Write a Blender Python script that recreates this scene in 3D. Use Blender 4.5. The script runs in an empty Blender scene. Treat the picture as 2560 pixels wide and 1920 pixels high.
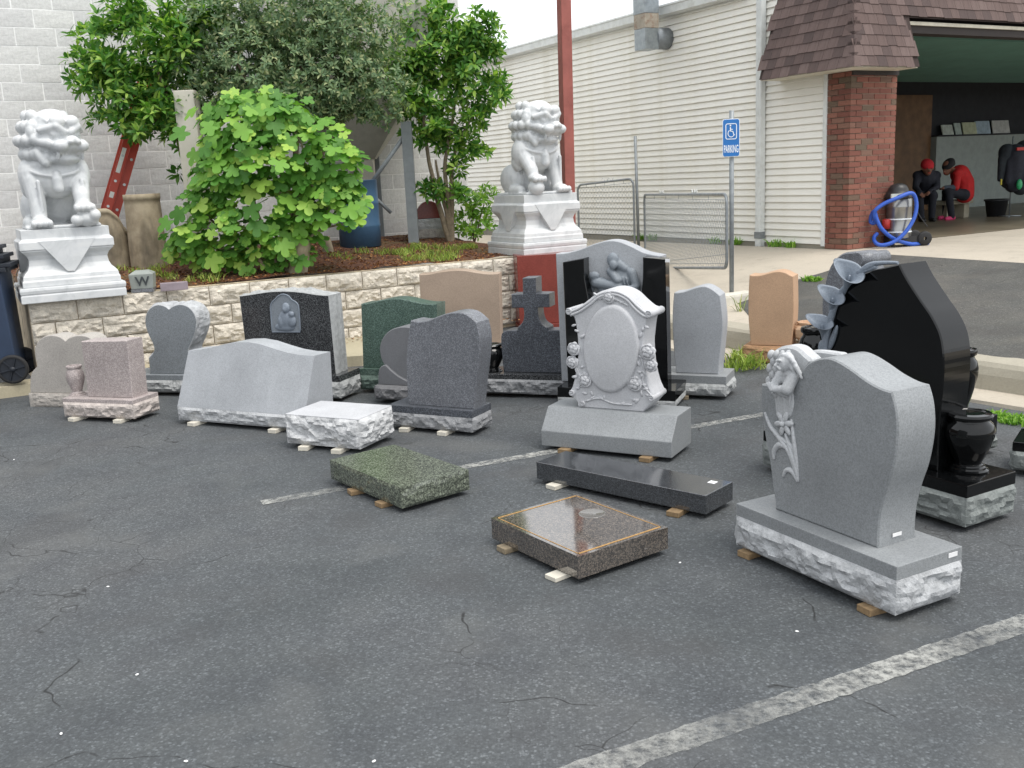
import bpy, bmesh, math, random
from mathutils import Vector, Matrix, noise
from math import sin, cos, pi, radians, hypot, atan2
S = bpy.context.scene
C = bpy.context.collection
random.seed(7)
# ------------------------------------------------------------------ camera
F, PITCH, ROLL, H = 2450.0, radians(11.9), radians(-2.7), 1.7   # focal length in pixels of the 2560 px wide photograph
cam = bpy.data.objects.new('camera', bpy.data.cameras.new('camera')); C.objects.link(cam)
cam.data.sensor_width = 36; cam.data.lens = 36 * F / 2560; cam.data.clip_end = 800; cam.data.clip_start = .05
_f = Vector((0, cos(PITCH), -sin(PITCH))); _r = Vector((1, 0, 0)); _u = Vector((0, sin(PITCH), cos(PITCH)))
cr, sr = cos(ROLL), sin(ROLL)
R2 = _r * cr + _u * sr; U2 = -_r * sr + _u * cr
M = Matrix((R2, U2, -_f)).transposed().to_4x4(); M.translation = (0, 0, H); cam.matrix_world = M
S.camera = cam
# ------------------------------------------------------------------ sky, sun, exposure (overcast day)
W = bpy.data.worlds.new('World'); S.world = W; W.use_nodes = True
nt = W.node_tree; nt.nodes.clear()
sky = nt.nodes.new('ShaderNodeTexSky'); sky.sky_type = 'NISHITA'; sky.sun_disc = False
sky.sun_elevation = radians(64); sky.sun_rotation = radians(128); sky.dust_density = 4
sc = nt.nodes.new('ShaderNodeVectorMath'); sc.operation = 'SCALE'; sc.inputs[3].default_value = .1
mx = nt.nodes.new('ShaderNodeMix'); mx.data_type = 'RGBA'; mx.inputs[0].default_value = .88
mx.inputs[7].default_value = (1.02, 1.05, 1.08, 1)              # even white cloud cover
bg = nt.nodes.new('ShaderNodeBackground'); bg.inputs[1].default_value = 1.0
wo = nt.nodes.new('ShaderNodeOutputWorld')
nt.links.new(sky.outputs[0], sc.inputs[0]); nt.links.new(sc.outputs[0], mx.inputs[6])
nt.links.new(mx.outputs[2], bg.inputs[0]); nt.links.new(bg.outputs[0], wo.inputs[0])
sun = bpy.data.objects.new('sun', bpy.data.lights.new('sun', 'SUN')); C.objects.link(sun)
sun.data.energy = 1.5; sun.data.angle = radians(28); sun.data.color = (1, .96, .9)
sun.rotation_euler = Vector((-sin(radians(128)) * cos(radians(64)), -cos(radians(128)) * cos(radians(64)), -sin(radians(64)))).to_track_quat('-Z', 'Y').to_euler()
sun.location = (0, 0, 20)
S.render.engine = 'CYCLES'; S.cycles.max_bounces = 6; S.cycles.diffuse_bounces = 3; S.cycles.glossy_bounces = 3; S.cycles.transmission_bounces = 3; S.cycles.transparent_max_bounces = 6
S.view_settings.view_transform = 'Standard'; S.view_settings.look = 'None'; S.view_settings.exposure = 0.62; S.view_settings.gamma = 1
S.render.resolution_x = 1024; S.render.resolution_y = 768
# ------------------------------------------------------------------ photograph pixels -> directions -> points
def ray(x, y):
    u = (x - 1280) / F; v = -(y - 960) / F
    return R2 * u + U2 * v + _f
def G(x, y, z=0.0):
    d = ray(x, y); t = (z - H) / d.z
    return Vector((0, 0, H)) + d * t
def V(x, y, Y):
    d = ray(x, y); return Vector((0, 0, H)) + d * (Y / d.y)
def plane_hit(x, y, p, n):
    d = ray(x, y); o = Vector((0, 0, H)); t = (p - o).dot(n) / d.dot(n); return o + d * t
Z = dict(n=(0, 0, 1), z1=(0, 700, 3.95), z2=(420, 680, 3.607), z3=(880, 640, 3.607), z4=(1280, 580, 2.766), z5=(1820, 640, 5.267),
         z6=(2000, 600, 2.241), z7=(1820, 840, 2.305), z8=(780, 1080, 1.975), z9=(1780, 560, 2.836), r1=(0, 240, 2.9625), r2=(160, 0, 2.9625),
         r3=(660, 0, 2.963), r4=(1180, 200, 3.606), r5=(1240, 0, 3.318), r6=(1860, 0, 2.593), r7=(1400, 400, 4.148), r8=(400, 220, 3.318),
         c3=(960, 360, 4.608), c4=(2160, 200, 4.148), s1=(1440, 0, 4.608), s2=(1440, 300, 4.608))
def N(z, p):
    a = Z[z]; return a[0] + p[0] / a[2], a[1] + p[1] / a[2]
# ------------------------------------------------------------------ materials
MATS = {}
def srgb(h):
    h = h.lstrip('#'); c = [int(h[i:i + 2], 16) / 255 for i in (0, 2, 4)]
    return tuple((x / 12.92 if x <= .04045 else ((x + .055) / 1.055) ** 2.4) for x in c) + (1,)
class NT:
    def __init__(s, name):
        s.m = bpy.data.materials.new(name); s.m.use_nodes = True; s.t = s.m.node_tree
        s.b = s.t.nodes['Principled BSDF']; s.o = s.t.nodes['Material Output']
        MATS[name] = s.m
    def n(s, typ, **kw):
        x = s.t.nodes.new(typ)
        for k, v in kw.items():
            if k.startswith('i_'):
                kk = k[2:]; kk = int(kk) if kk.isdigit() else kk
                x.inputs[kk].default_value = v
            else: setattr(x, k, v)
        return x
    def l(s, a, b): s.t.links.new(a, b)
    def coord(s, kind='Object'):
        return s.n('ShaderNodeTexCoord').outputs[kind]
    def noise(s, vec, scale, detail=2, rough=.5, dist=0):
        x = s.n('ShaderNodeTexNoise'); x.inputs['Scale'].default_value = scale; x.inputs['Detail'].default_value = detail
        x.inputs['Roughness'].default_value = rough; x.inputs['Distortion'].default_value = dist
        s.l(vec, x.inputs['Vector']); return x.outputs[0]
    def vor(s, vec, scale, feature='F1', out='Distance'):
        x = s.n('ShaderNodeTexVoronoi', feature=feature); x.inputs['Scale'].default_value = scale; s.l(vec, x.inputs['Vector']); return x.outputs[out]
    def ramp(s, fac, stops, interp='LINEAR'):
        x = s.n('ShaderNodeValToRGB'); x.color_ramp.interpolation = interp; e = x.color_ramp.elements
        while len(e) < len(stops): e.new(.5)
        for el, (p, c) in zip(e, stops):
            el.position = p; el.color = c if len(c) == 4 else tuple(c) + (1,)
        s.l(fac, x.inputs[0]); return x.outputs[0]
    def mix(s, fac, a, b, mode='MIX'):
        x = s.n('ShaderNodeMix', data_type='RGBA', blend_type=mode)
        for v, i in ((fac, 0), (a, 6), (b, 7)):
            if hasattr(v, 'links'): s.l(v, x.inputs[i])
            else: x.inputs[i].default_value = v if i == 0 else (tuple(v) + (1,) if len(v) == 3 else v)
        return x.outputs[2]
    def math(s, op, a, b=0.0):
        x = s.n('ShaderNodeMath', operation=op)
        for v, i in ((a, 0), (b, 1)):
            if hasattr(v, 'links'): s.l(v, x.inputs[i])
            else: x.inputs[i].default_value = v
        return x.outputs[0]
    def maprange(s, v, a, b, c, d):
        x = s.n('ShaderNodeMapRange'); s.l(v, x.inputs[0])
        for i, q in enumerate((a, b, c, d)): x.inputs[i + 1].default_value = q
        return x.outputs[0]
    def col(s, c): 
        if hasattr(c, 'links'): s.l(c, s.b.inputs['Base Color'])
        else: s.b.inputs['Base Color'].default_value = c if len(c) == 4 else tuple(c) + (1,)
    def rough(s, r):
        if hasattr(r, 'links'): s.l(r, s.b.inputs['Roughness'])
        else: s.b.inputs['Roughness'].default_value = r
    def bump(s, h, strength=.3, dist=.01):
        x = s.n('ShaderNodeBump'); x.inputs['Strength'].default_value = strength; x.inputs['Distance'].default_value = dist
        s.l(h, x.inputs['Height']); s.l(x.outputs[0], s.b.inputs['Normal'])
    def scale(s, vec, sc):
        x = s.n('ShaderNodeMapping'); x.inputs['Scale'].default_value = sc; s.l(vec, x.inputs[0]); return x.outputs[0]
def dim(c, k): return (c[0] * k, c[1] * k, c[2] * k, 1)
def granite(name, c, contrast=.35, rough=.45, scale=150, light=None, spec=.5, stain=.12, ior=1.5):
    t = NT(name); v = t.coord()
    n1 = t.noise(v, scale, 3, .7); n2 = t.vor(v, scale * 1.3, out='Color')
    sep = t.n('ShaderNodeSeparateColor'); t.l(n2, sep.inputs[0])
    f = t.math('ADD', t.math('MULTIPLY', n1, .6), t.math('MULTIPLY', sep.outputs[0], .4))
    lt = light or dim(c, 1 + contrast)
    a = t.ramp(f, [(.3, dim(c, 1 - contrast)), (.48, c), (.7, lt)])
    big = t.noise(v, 3.2, 4, .6)
    a = t.mix(1.0, a, t.ramp(big, [(.3, (1 - stain,) * 3), (.62, (1 + stain * .4,) * 3)]), 'MULTIPLY')
    t.col(a); t.rough(rough); t.b.inputs['Specular IOR Level'].default_value = spec; t.b.inputs['IOR'].default_value = ior
    return t.m
def rockmat(name, c, k=1.0, stain=None):
    t = NT(name); v = t.coord()
    n = t.noise(v, 22, 5, .65); n3 = t.noise(v, 120, 3, .7)
    a = t.ramp(n, [(.3, dim(c, .72)), (.5, c), (.68, dim(c, 1.22))])
    a = t.mix(.25, a, t.ramp(n3, [(.35, dim(c, .6)), (.65, dim(c, 1.3))]))
    if stain:
        s2 = t.noise(v, 4.5, 5, .65)
        a = t.mix(t.maprange(s2, .52, .7, 0, .8), a, stain)
    t.col(a); t.rough(.8)
    t.bump(t.math('ADD', n, t.math('MULTIPLY', n3, .35)), .55 * k, .02)
    return t.m
def plain(name, c, rough=.6, metal=0.0, var=.15, scale=8, bump=0.0, spec=.5, rnd=0.0, dirt=None):
    t = NT(name); v = t.coord(); n = t.noise(v, scale, 4, .6)
    a = t.ramp(n, [(.3, dim(c, 1 - var)), (.65, dim(c, 1 + var * .6))])
    if rnd:
        oi = t.n('ShaderNodeObjectInfo')
        a = t.mix(1.0, a, t.ramp(oi.outputs['Random'], [(0, (1 - rnd,) * 3), (1, (1 + rnd,) * 3)]), 'MULTIPLY')
    if dirt:
        d = t.noise(v, dirt[1], 5, .7); a = t.mix(t.maprange(d, .5, .72, 0, dirt[2]), a, dirt[0])
    t.col(a); t.rough(rough); t.b.inputs['Metallic'].default_value = metal; t.b.inputs['Specular IOR Level'].default_value = spec
    if bump: t.bump(t.noise(v, scale * 6, 3), bump, .006)
    return t.m
# ------------------------------------------------------------------ mesh building
class MB:
    def __init__(s): s.v = []; s.f = []; s.mi = []; s.sm = []
    def add(s, vs, fs, mi=0, smooth=False, mat=None):
        o = len(s.v)
        s.v += [tuple(mat @ Vector(p)) if mat else tuple(p) for p in vs]
        for f in fs: s.f.append([i + o for i in f]); s.mi.append(mi); s.sm.append(smooth)
        return s
    def box(s, x0, x1, y0, y1, z0, z1, mi=0, mat=None):
        return s.add([(x0, y0, z0), (x1, y0, z0), (x1, y1, z0), (x0, y1, z0), (x0, y0, z1), (x1, y0, z1), (x1, y1, z1), (x0, y1, z1)],
                     [(0, 3, 2, 1), (4, 5, 6, 7), (0, 1, 5, 4), (1, 2, 6, 5), (2, 3, 7, 6), (3, 0, 4, 7)], mi, False, mat)
    def tube(s, pts, r, seg=10, mi=0, closed=False, cap=True, smooth=True):
        pts = [Vector(p) for p in pts]; n = len(pts); rs = r if isinstance(r, (list, tuple)) else [r] * n
        vs = []; fs = []; up = Vector((0, 0, 1)); prev = None
        for i, p in enumerate(pts):
            a = pts[(i - 1) % n] if (closed or i > 0) else p; b = pts[(i + 1) % n] if (closed or i < n - 1) else p
            t = (b - a).normalized()
            if prev is None:
                q = t.cross(up); q = q if q.length > .05 else t.cross(Vector((1, 0, 0)))
            else: q = prev - t * prev.dot(t)
            q.normalize(); prev = q; w = t.cross(q)
            for k in range(seg):
                an = 2 * pi * k / seg; vs.append(p + (q * cos(an) + w * sin(an)) * rs[i])
        m = n if closed else n - 1
        for i in range(m):
            for k in range(seg):
                a = i * seg + k; b = i * seg + (k + 1) % seg; c = ((i + 1) % n) * seg
                fs.append((a, c + k, c + (k + 1) % seg, b))
        s.add(vs, fs, mi, smooth)
        if cap and not closed:
            o = len(s.v) - len(vs)
            s.f.append([o + k for k in range(seg)]); s.mi.append(mi); s.sm.append(False)
            s.f.append([o + (n - 1) * seg + k for k in reversed(range(seg))]); s.mi.append(mi); s.sm.append(False)
        return s
    def lathe(s, prof, seg=24, mi=0, cen=(0, 0, 0), smooth=True, rot=0, mat=None):
        vs = []; fs = []; n = len(prof)
        for r, z in prof:
            for k in range(seg):
                a = 2 * pi * k / seg + rot; vs.append((cen[0] + r * cos(a), cen[1] + r * sin(a), cen[2] + z))
        for i in range(n - 1):
            for k in range(seg):
                k2 = (k + 1) % seg; fs.append((i * seg + k, i * seg + k2, (i + 1) * seg + k2, (i + 1) * seg + k))
        return s.add(vs, fs, mi, smooth, mat)
    def sphere(s, c, r, seg=12, rings=8, mi=0, mat=None):
        r = r if isinstance(r, (tuple, list)) else (r, r, r)
        vs = [(0, 0, -1)]; fs = []
        for i in range(1, rings):
            a = -pi / 2 + pi * i / rings
            for k in range(seg): vs.append((cos(a) * cos(2 * pi * k / seg), cos(a) * sin(2 * pi * k / seg), sin(a)))
        vs.append((0, 0, 1)); top = len(vs) - 1
        for k in range(seg): fs.append((0, 1 + (k + 1) % seg, 1 + k))
        for i in range(rings - 2):
            for k in range(seg):
                a = 1 + i * seg; b = a + seg; fs.append((a + k, a + (k + 1) % seg, b + (k + 1) % seg, b + k))
        a = 1 + (rings - 2) * seg
        for k in range(seg): fs.append((a + k, a + (k + 1) % seg, top))
        mm = mat or Matrix.Identity(3)
        vs2 = [mm @ Vector((p[0] * r[0], p[1] * r[1], p[2] * r[2])) + Vector(c) for p in vs]
        return s.add(vs2, fs, mi, True)
    def capsule(s, a, b, ra, rb, seg=12):
        a = Vector(a); b = Vector(b); n = 5; L = (b - a).length
        d = (b - a).normalized(); pts = []; rs = []
        for i in range(n + 1):
            t = -pi / 2 + (pi / 2) * i / n; pts.append(a + d * ra * sin(t)); rs.append(max(ra * cos(t), .0004))
        for i in range(n + 1):
            t = (pi / 2) * i / n; pts.append(b + d * rb * sin(t)); rs.append(max(rb * cos(t), .0004))
        return s.tube(pts, rs, seg)
    def mesh(s, name, mats=None):
        me = bpy.data.meshes.new(name); me.from_pydata(s.v, [], s.f); me.update()
        me.polygons.foreach_set('material_index', s.mi); me.polygons.foreach_set('use_smooth', s.sm)
        for m in (mats or []): me.materials.append(MATS[m] if isinstance(m, str) else m)
        return me
    def build(s, name, mats, parent=None, recalc=True, bevel=0, **kw):
        mats = mats if isinstance(mats, (list, tuple)) else [mats]
        me = s.mesh(name, mats)
        if recalc or bevel:
            bm = bmesh.new(); bm.from_mesh(me)
            if bevel:
                bmesh.ops.remove_doubles(bm, verts=bm.verts, dist=1e-5)
            bmesh.ops.recalc_face_normals(bm, faces=bm.faces)
            if bevel:
                ed = [e for e in bm.edges if len(e.link_faces) == 2 and e.calc_face_angle(0) > .6]
                bmesh.ops.bevel(bm, geom=ed, offset=bevel, segments=2, profile=.6, affect='EDGES', clamp_overlap=True)
            bm.to_mesh(me); bm.free()
        return link(name, me, parent, **kw)
def link(name, me, parent=None, loc=None, rotz=None, label=None, cat=None, group=None, kind=None):
    o = bpy.data.objects.new(name, me); C.objects.link(o)
    if parent: o.parent = parent
    if loc is not None: o.location = loc
    if rotz is not None: o.rotation_euler = (0, 0, rotz)
    tag(o, label, cat, group, kind)
    return o
def tag(o, label=None, cat=None, group=None, kind=None):
    if label: o['label'] = label
    if cat: o['category'] = cat
    if group: o['group'] = group
    if kind: o['kind'] = kind
    return o
def empty(name, loc, rotz=0, label=None, cat=None, group=None):
    return link(name, None, None, loc, rotz, label, cat, group)
def remeshed(mb, voxel, smooth=2, name='m'):
    """one continuous surface grown over overlapping solids"""
    me = mb.mesh(name); o = bpy.data.objects.new(name, me); C.objects.link(o)
    r = o.modifiers.new('r', 'REMESH'); r.mode = 'VOXEL'; r.voxel_size = voxel; r.use_smooth_shade = True
    if smooth:
        s = o.modifiers.new('s', 'SMOOTH'); s.iterations = smooth; s.factor = .5
    dg = bpy.context.evaluated_depsgraph_get(); out = bpy.data.meshes.new_from_object(o.evaluated_get(dg))
    bpy.data.objects.remove(o); bpy.data.meshes.remove(me); out.name = name
    return out
def setmat(me, m):
    me.materials.clear(); me.materials.append(MATS[m]); return me
def text_mesh(txt, size, depth=.0):
    cu = bpy.data.curves.new('t', 'FONT'); cu.body = txt; cu.size = size; cu.align_x = 'CENTER'; cu.align_y = 'CENTER'; cu.extrude = depth; cu.offset = .018 * size
    o = bpy.data.objects.new('t', cu); C.objects.link(o); dg = bpy.context.evaluated_depsgraph_get()
    me = bpy.data.meshes.new_from_object(o.evaluated_get(dg)); bpy.data.objects.remove(o); return me
def smooth_outline(pts, step=5):
    """points with a third value 1 are sharp corners; the rest is a Catmull-Rom curve"""
    n = len(pts); out = []
    for i in range(n):
        p1 = pts[i]; p2 = pts[(i + 1) % n]
        if len(p1) > 2 and len(p2) > 2: out.append(Vector(p1[:2])); continue
        p0 = p1 if len(p1) > 2 else pts[i - 1]; p3 = p2 if len(p2) > 2 else pts[(i + 2) % n]
        a, b, c, d = (Vector(q[:2]) for q in (p0, p1, p2, p3))
        for k in range(step):
            t = k / step
            out.append(.5 * ((2 * b) + (c - a) * t + (2 * a - 5 * b + 4 * c - d) * t * t + (3 * b - a - 3 * c + d) * t ** 3))
    return out
def area2(o): return sum(o[i].x * o[(i + 1) % len(o)].y - o[(i + 1) % len(o)].x * o[i].y for i in range(len(o)))
def fbm(p, o=4):
    return noise.fractal(p, .6, 2.1, o, noise_basis='PERLIN_ORIGINAL')
def prism(mb, outline, y0, y1, mi_front=0, mi_side=0, bev=.006, rock=0.0, seed=0, ny=1):
    """outline (x,z) extruded from y0 (front) to y1; small arris; rock>0 pitches the edge faces"""
    if area2(outline) < 0: outline = outline[::-1]
    n = len(outline); cen = sum(outline, Vector((0, 0))) / n
    nor = []
    for i in range(n):
        t = (outline[(i + 1) % n] - outline[i - 1]).normalized(); nor.append(Vector((t.y, -t.x)))
    base = len(mb.v); rings = []
    def ring(y, inset, disp=None):
        s = len(mb.v)
        for i in range(n):
            p = outline[i] - nor[i] * inset
            if disp: p = p + nor[i] * disp(p, y)
            mb.v.append((p.x, y, p.y))
        rings.append(s)
    ring(y0, bev); ring(y0 + bev, 0)
    k = ny if rock else 0
    for j in range(1, k):
        t = j / k
        def dsp(p, y, t=t):
            q = Vector((p.x * 9 + seed, y * 9, p.y * 9)); v = fbm(q, 3)
            return rock * (.35 + .9 * v) * min(1, 4 * t * (1 - t) * 1.6)
        ring(y0 + bev + (y1 - y0 - 2 * bev) * t, 0, dsp)
    ring(y1 - bev, 0); ring(y1, bev)
    for a, b in zip(rings, rings[1:]):
        for i in range(n):
            mb.f.append([a + i, a + (i + 1) % n, b + (i + 1) % n, b + i]); mb.mi.append(mi_side); mb.sm.append(False)
    mb.f.append([rings[0] + i for i in range(n)][::-1]); mb.mi.append(mi_front); mb.sm.append(False)
    mb.f.append([rings[-1] + i for i in range(n)]); mb.mi.append(mi_side if rock else mi_front); mb.sm.append(False)
    return mb
def rock_grid(mb, p00, pu, pv, nrm, lu, lv, amp, seed, mi=0, res=.016, diag=.55):
    """a rock-pitched rectangular face: straight chiselled edges, scalloped and bulging between them"""
    nu = max(4, int(lu / res)); nv = max(4, int(lv / res)); vs = []; fs = []
    for j in range(nv + 1):
        for i in range(nu + 1):
            u = i / nu * lu; v = j / nv * lv
            e = min(1, min(u, lu - u) / (.05 * lu + .014)) ** .5; g = min(1, min(v, lv - v) / (.16 * lv + .004)) ** .5
            q = Vector(((u + diag * v) * 8 + seed * 3.1, (v - diag * u * .4) * 17, seed * 1.7))
            r = 1 - abs(noise.noise(q)) * 2; r2 = 1 - abs(noise.noise(q * 2.3)) * 2
            m = noise.noise(Vector((u * 4 + seed, v * 5, 3.3)))
            d = amp * 1.45 * e * g * (.08 + .5 * r + .3 * r2 + .6 * m)
            jx = (noise.noise(Vector((u * 40, v * 40, seed)))) * res * .3 * (1 if 0 < i < nu and 0 < j < nv else 0)
            vs.append(p00 + pu * (u + jx) + pv * v + nrm * max(d, -.012))
    for j in range(nv):
        for i in range(nu):
            a = j * (nu + 1) + i
            if (i + j) % 2: fs += [(a, a + 1, a + nu + 2), (a, a + nu + 2, a + nu + 1)]
            else: fs += [(a, a + 1, a + nu + 1), (a + 1, a + nu + 2, a + nu + 1)]
    mb.add(vs, fs, mi)
def rock_box(mb, w, d, z0, z1, amp=.02, seed=0, mi=0, mi_top=0, res=.016, back=False, cx=0, cy=0):
    X, Y, Zv = Vector((1, 0, 0)), Vector((0, 1, 0)), Vector((0, 0, 1)); h = z1 - z0
    x0, x1, y0, y1 = cx - w / 2, cx + w / 2, cy - d / 2, cy + d / 2
    rock_grid(mb, Vector((x0, y0, z0)), X, Zv, -Y, w, h, amp, seed, mi, res)
    rock_grid(mb, Vector((x1, y0, z0)), Y, Zv, X, d, h, amp, seed + 5, mi, res)
    rock_grid(mb, Vector((x0, y1, z0)), -Y, Zv, -X, d, h, amp, seed + 9, mi, res)
    if back: rock_grid(mb, Vector((x1, y1, z0)), -X, Zv, Y, w, h, amp, seed + 13, mi, res)
    else: mb.add([(x1, y1, z0), (x0, y1, z0), (x0, y1, z1), (x1, y1, z1)], [(0, 1, 2, 3)], mi)
    mb.add([(x0, y0, z1), (x1, y0, z1), (x1, y1, z1), (x0, y1, z1)], [(0, 1, 2, 3)], mi_top)
    mb.add([(x0, y0, z0), (x1, y0, z0), (x1, y1, z0), (x0, y1, z0)], [(3, 2, 1, 0)], mi)
class Frame:
    """a thing's own axes: x along its front, y to its back, z up; origin under the middle of its base"""
    def __init__(s, L, Rr, depth, z=0.0):
        L = Vector((L.x, L.y, 0)); Rr = Vector((Rr.x, Rr.y, 0)); s.w = (Rr - L).length; s.d = depth
        s.x = (Rr - L).normalized(); s.y = Vector((-s.x.y, s.x.x, 0)); s.yaw = atan2(s.x.y, s.x.x)
        s.o = (L + Rr) / 2 + s.y * depth / 2; s.o.z = z
    def at(s, z, p, y):
        h = plane_hit(*N(z, p), s.o + s.y * y, s.y) - s.o
        return Vector((h.dot(s.x), h.z))
    def xy(s, z, p, zz):
        h = G(*N(z, p), s.o.z + zz) - s.o; return Vector((h.dot(s.x), h.dot(s.y)))
    def outline(s, z, pts, y, step=5):
        q = []
        for p in pts:
            a = s.at(z, p, y); q.append((a.x, a.y) + tuple(p[2:]))
        return smooth_outline(q, step)
    def world(s, x, y, z): return s.o + s.x * x + s.y * y + Vector((0, 0, z))
# ------------------------------------------------------------------ building axes (from the siding's vanishing point)
_w = ray(-126, 521); WD = Vector((_w.x, _w.y, 0)).normalized()      # along the siding wall, away from the camera
RD = Vector((WD.y, -WD.x, 0))                                       # along the garage front, to the right
CORN = V(2118, 625, 12.2); FLOOR = CORN.z; CORN.z = 0               # brick corner, garage floor level
UP = Vector((0, 0, 1))
BED = .82
# ------------------------------------------------------------------ ground materials
def mat_asphalt(name, c, lightspec=.35):
    t = NT(name); v = t.coord()
    vn = t.n('ShaderNodeTexVoronoi'); vn.inputs['Scale'].default_value = 110; t.l(v, vn.inputs['Vector']); sep = t.n('ShaderNodeSeparateColor'); t.l(vn.outputs['Color'], sep.inputs[0])
    d = vn.outputs['Distance']
    spk = t.ramp(sep.outputs[0], [(.0, dim(c, .72)), (.5, dim(c, .95)), (.85, dim(c, 1.2)), (.985, dim(c, 1.8))])
    a = t.mix(t.maprange(d, .25, .6, 0, .4), spk, dim(c, .72))
    big = t.noise(v, .55, 3, .62); mid = t.noise(v, 2.6, 4, .65)
    a = t.mix(1.0, a, t.ramp(big, [(.32, (.72, .75, .76)), (.5, (.97, .98, .99)), (.66, (1.06, 1.03, 1.02))]), 'MULTIPLY')
    a = t.mix(1.0, a, t.ramp(mid, [(.3, (.8, .8, .82)), (.52, (1.0, 1.0, 1.0)), (.7, (1.1, 1.09, 1.07))]), 'MULTIPLY')
    nz = t.n('ShaderNodeTexNoise'); nz.inputs['Scale'].default_value = 1.7; nz.inputs['Detail'].default_value = 3; t.l(v, nz.inputs['Vector'])
    s3 = t.n('ShaderNodeSeparateColor'); t.l(nz.outputs['Color'], s3.inputs[0])
    a = t.mix(t.maprange(s3.outputs[0], .55, .66, 0, .4), a, dim((c[0] * 1.05, c[1] * .98, c[2] * .96), .62)); a = t.mix(t.maprange(s3.outputs[1], .56, .7, 0, .4), a, dim((c[0] * 1.06, c[1], c[2] * .93), 1.35))
    wr = t.n('ShaderNodeVectorMath', operation='ADD'); ws = t.n('ShaderNodeVectorMath', operation='SCALE'); ws.inputs[3].default_value = .6
    t.l(nz.outputs['Color'], ws.inputs[0]); t.l(v, wr.inputs[0]); t.l(ws.outputs[0], wr.inputs[1])
    ck = t.vor(wr.outputs[0], .55, 'DISTANCE_TO_EDGE'); ck2 = t.vor(wr.outputs[0], 2.6, 'DISTANCE_TO_EDGE')
    m1 = t.math('MULTIPLY', t.maprange(ck, .001, .0035, .8, 0), t.maprange(mid, .5, .56, 0, 1))
    m2 = t.math('MULTIPLY', t.maprange(ck2, .002, .009, .7, 0), t.maprange(big, .53, .6, 0, 1))
    cm = t.math('MAXIMUM', m1, m2)
    a = t.mix(cm, a, (.012, .012, .012))
    t.col(a); t.rough(t.maprange(mid, .3, .7, .68, .9)); t.b.inputs['Specular IOR Level'].default_value = .4
    hh = t.math('SUBTRACT', sep.outputs[0], d)
    t.bump(hh, .35, .006)
mat_asphalt('asphalt', srgb('#525557'))
mat_asphalt('asphalt_drive', srgb('#565551'))
def mat_concrete(name, c, crack=True, var=.2):
    t = NT(name); v = t.coord(); n = t.noise(v, 1.3, 6, .65); f = t.noise(v, 60, 4, .7)
    a = t.ramp(n, [(.28, dim(c, 1 - var)), (.5, c), (.7, dim(c, 1 + var * .4))])
    a = t.mix(.35, a, t.ramp(f, [(.3, dim(c, .7)), (.7, dim(c, 1.15))]))
    st = t.noise(t.scale(v, (1, 1, .25)), 4, 5, .7); a = t.mix(t.maprange(st, .56, .75, 0, .5), a, dim(c, .5))
    t.col(a); t.rough(.85); t.bump(t.math('ADD', f, n), .25, .006)
mat_concrete('concrete', srgb('#b3aa9b')); mat_concrete('concrete_white', srgb('#cfcabd'), var=.12)
mat_concrete('curb_yellow', srgb('#aea58d'), var=.2); mat_concrete('curb_grey', srgb('#a29c8d'))
t = NT('mulch'); v = t.coord(); n = t.noise(t.scale(v, (1, 1, 1)), 38, 5, .7); b2 = t.noise(v, 2, 4)
t.col(t.mix(t.maprange(b2, .5, .7, 0, .45), t.ramp(n, [(.3, srgb('#2a1a12')), (.5, srgb('#5b3a2a')), (.7, srgb('#8a6247'))]), srgb('#6f6a45')))
t.rough(.95); t.bump(n, .8, .03)
t = NT('road_paint'); v = t.coord(); n = t.noise(v, 26, 5, .75); n2 = t.noise(v, 1.3, 4, .6)
t.col(srgb('#b4b4af')); t.rough(.85)
tr = t.n('ShaderNodeBsdfTransparent'); ms = t.n('ShaderNodeMixShader')
al = t.math('MULTIPLY', t.maprange(n, .36, .6, 0, 1), t.maprange(n2, .33, .62, .12, .8))
t.l(al, ms.inputs[0]); t.l(tr.outputs[0], ms.inputs[1]); t.l(t.b.outputs[0], ms.inputs[2]); t.l(ms.outputs[0], t.o.inputs[0])
plain('wood_shim', srgb('#8a7355'), .8, var=.3, scale=30); plain('wood_grey', srgb('#8a7d68'), .85, var=.3, scale=30); plain('white_shim', srgb('#d8d2c4'), .6)
# ------------------------------------------------------------------ parking lot: one sheet to the horizon
mb = MB(); mb.add([(-200, -60, 0), (200, -60, 0), (200, 400, 0), (-200, 400, 0)], [(0, 1, 2, 3)])
mb.build('parking_lot_ground', 'asphalt', kind='structure')
def strip(name, a, b, w, z, m, **kw):
    a = Vector(a); b = Vector(b); d = (b - a).normalized(); q = Vector((-d.y, d.x, 0)) * w / 2; L = (b - a).length; n = max(1, int(L / .035)); rj = random.Random(3)
    mb = MB(); vs = []; fs = []
    for i in range(n + 1):
        p = a + d * L * i / n; vs += [(p + q * rj.uniform(.86, 1.06)).xy.to_tuple() + (z,), (p - q * rj.uniform(.86, 1.06)).xy.to_tuple() + (z,)]
    for i in range(n): fs.append((2 * i, 2 * i + 1, 2 * i + 3, 2 * i + 2))
    mb.add(vs, fs); return mb.build(name, m, **kw)
k = 1.1573
strip('parking_line', G(565 * k, 1087 * k), G(1665 * k, 893 * k), .09, .004, 'road_paint', kind='structure')
_a, _b = G(1200 * k, 1690 * k), G(2290 * k, 1322 * k); _d = (_b - _a).normalized()
strip('parking_line', _a - _d * 1.2, _b + _d * 2.2, .115, .004, 'road_paint', kind='structure')
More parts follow.
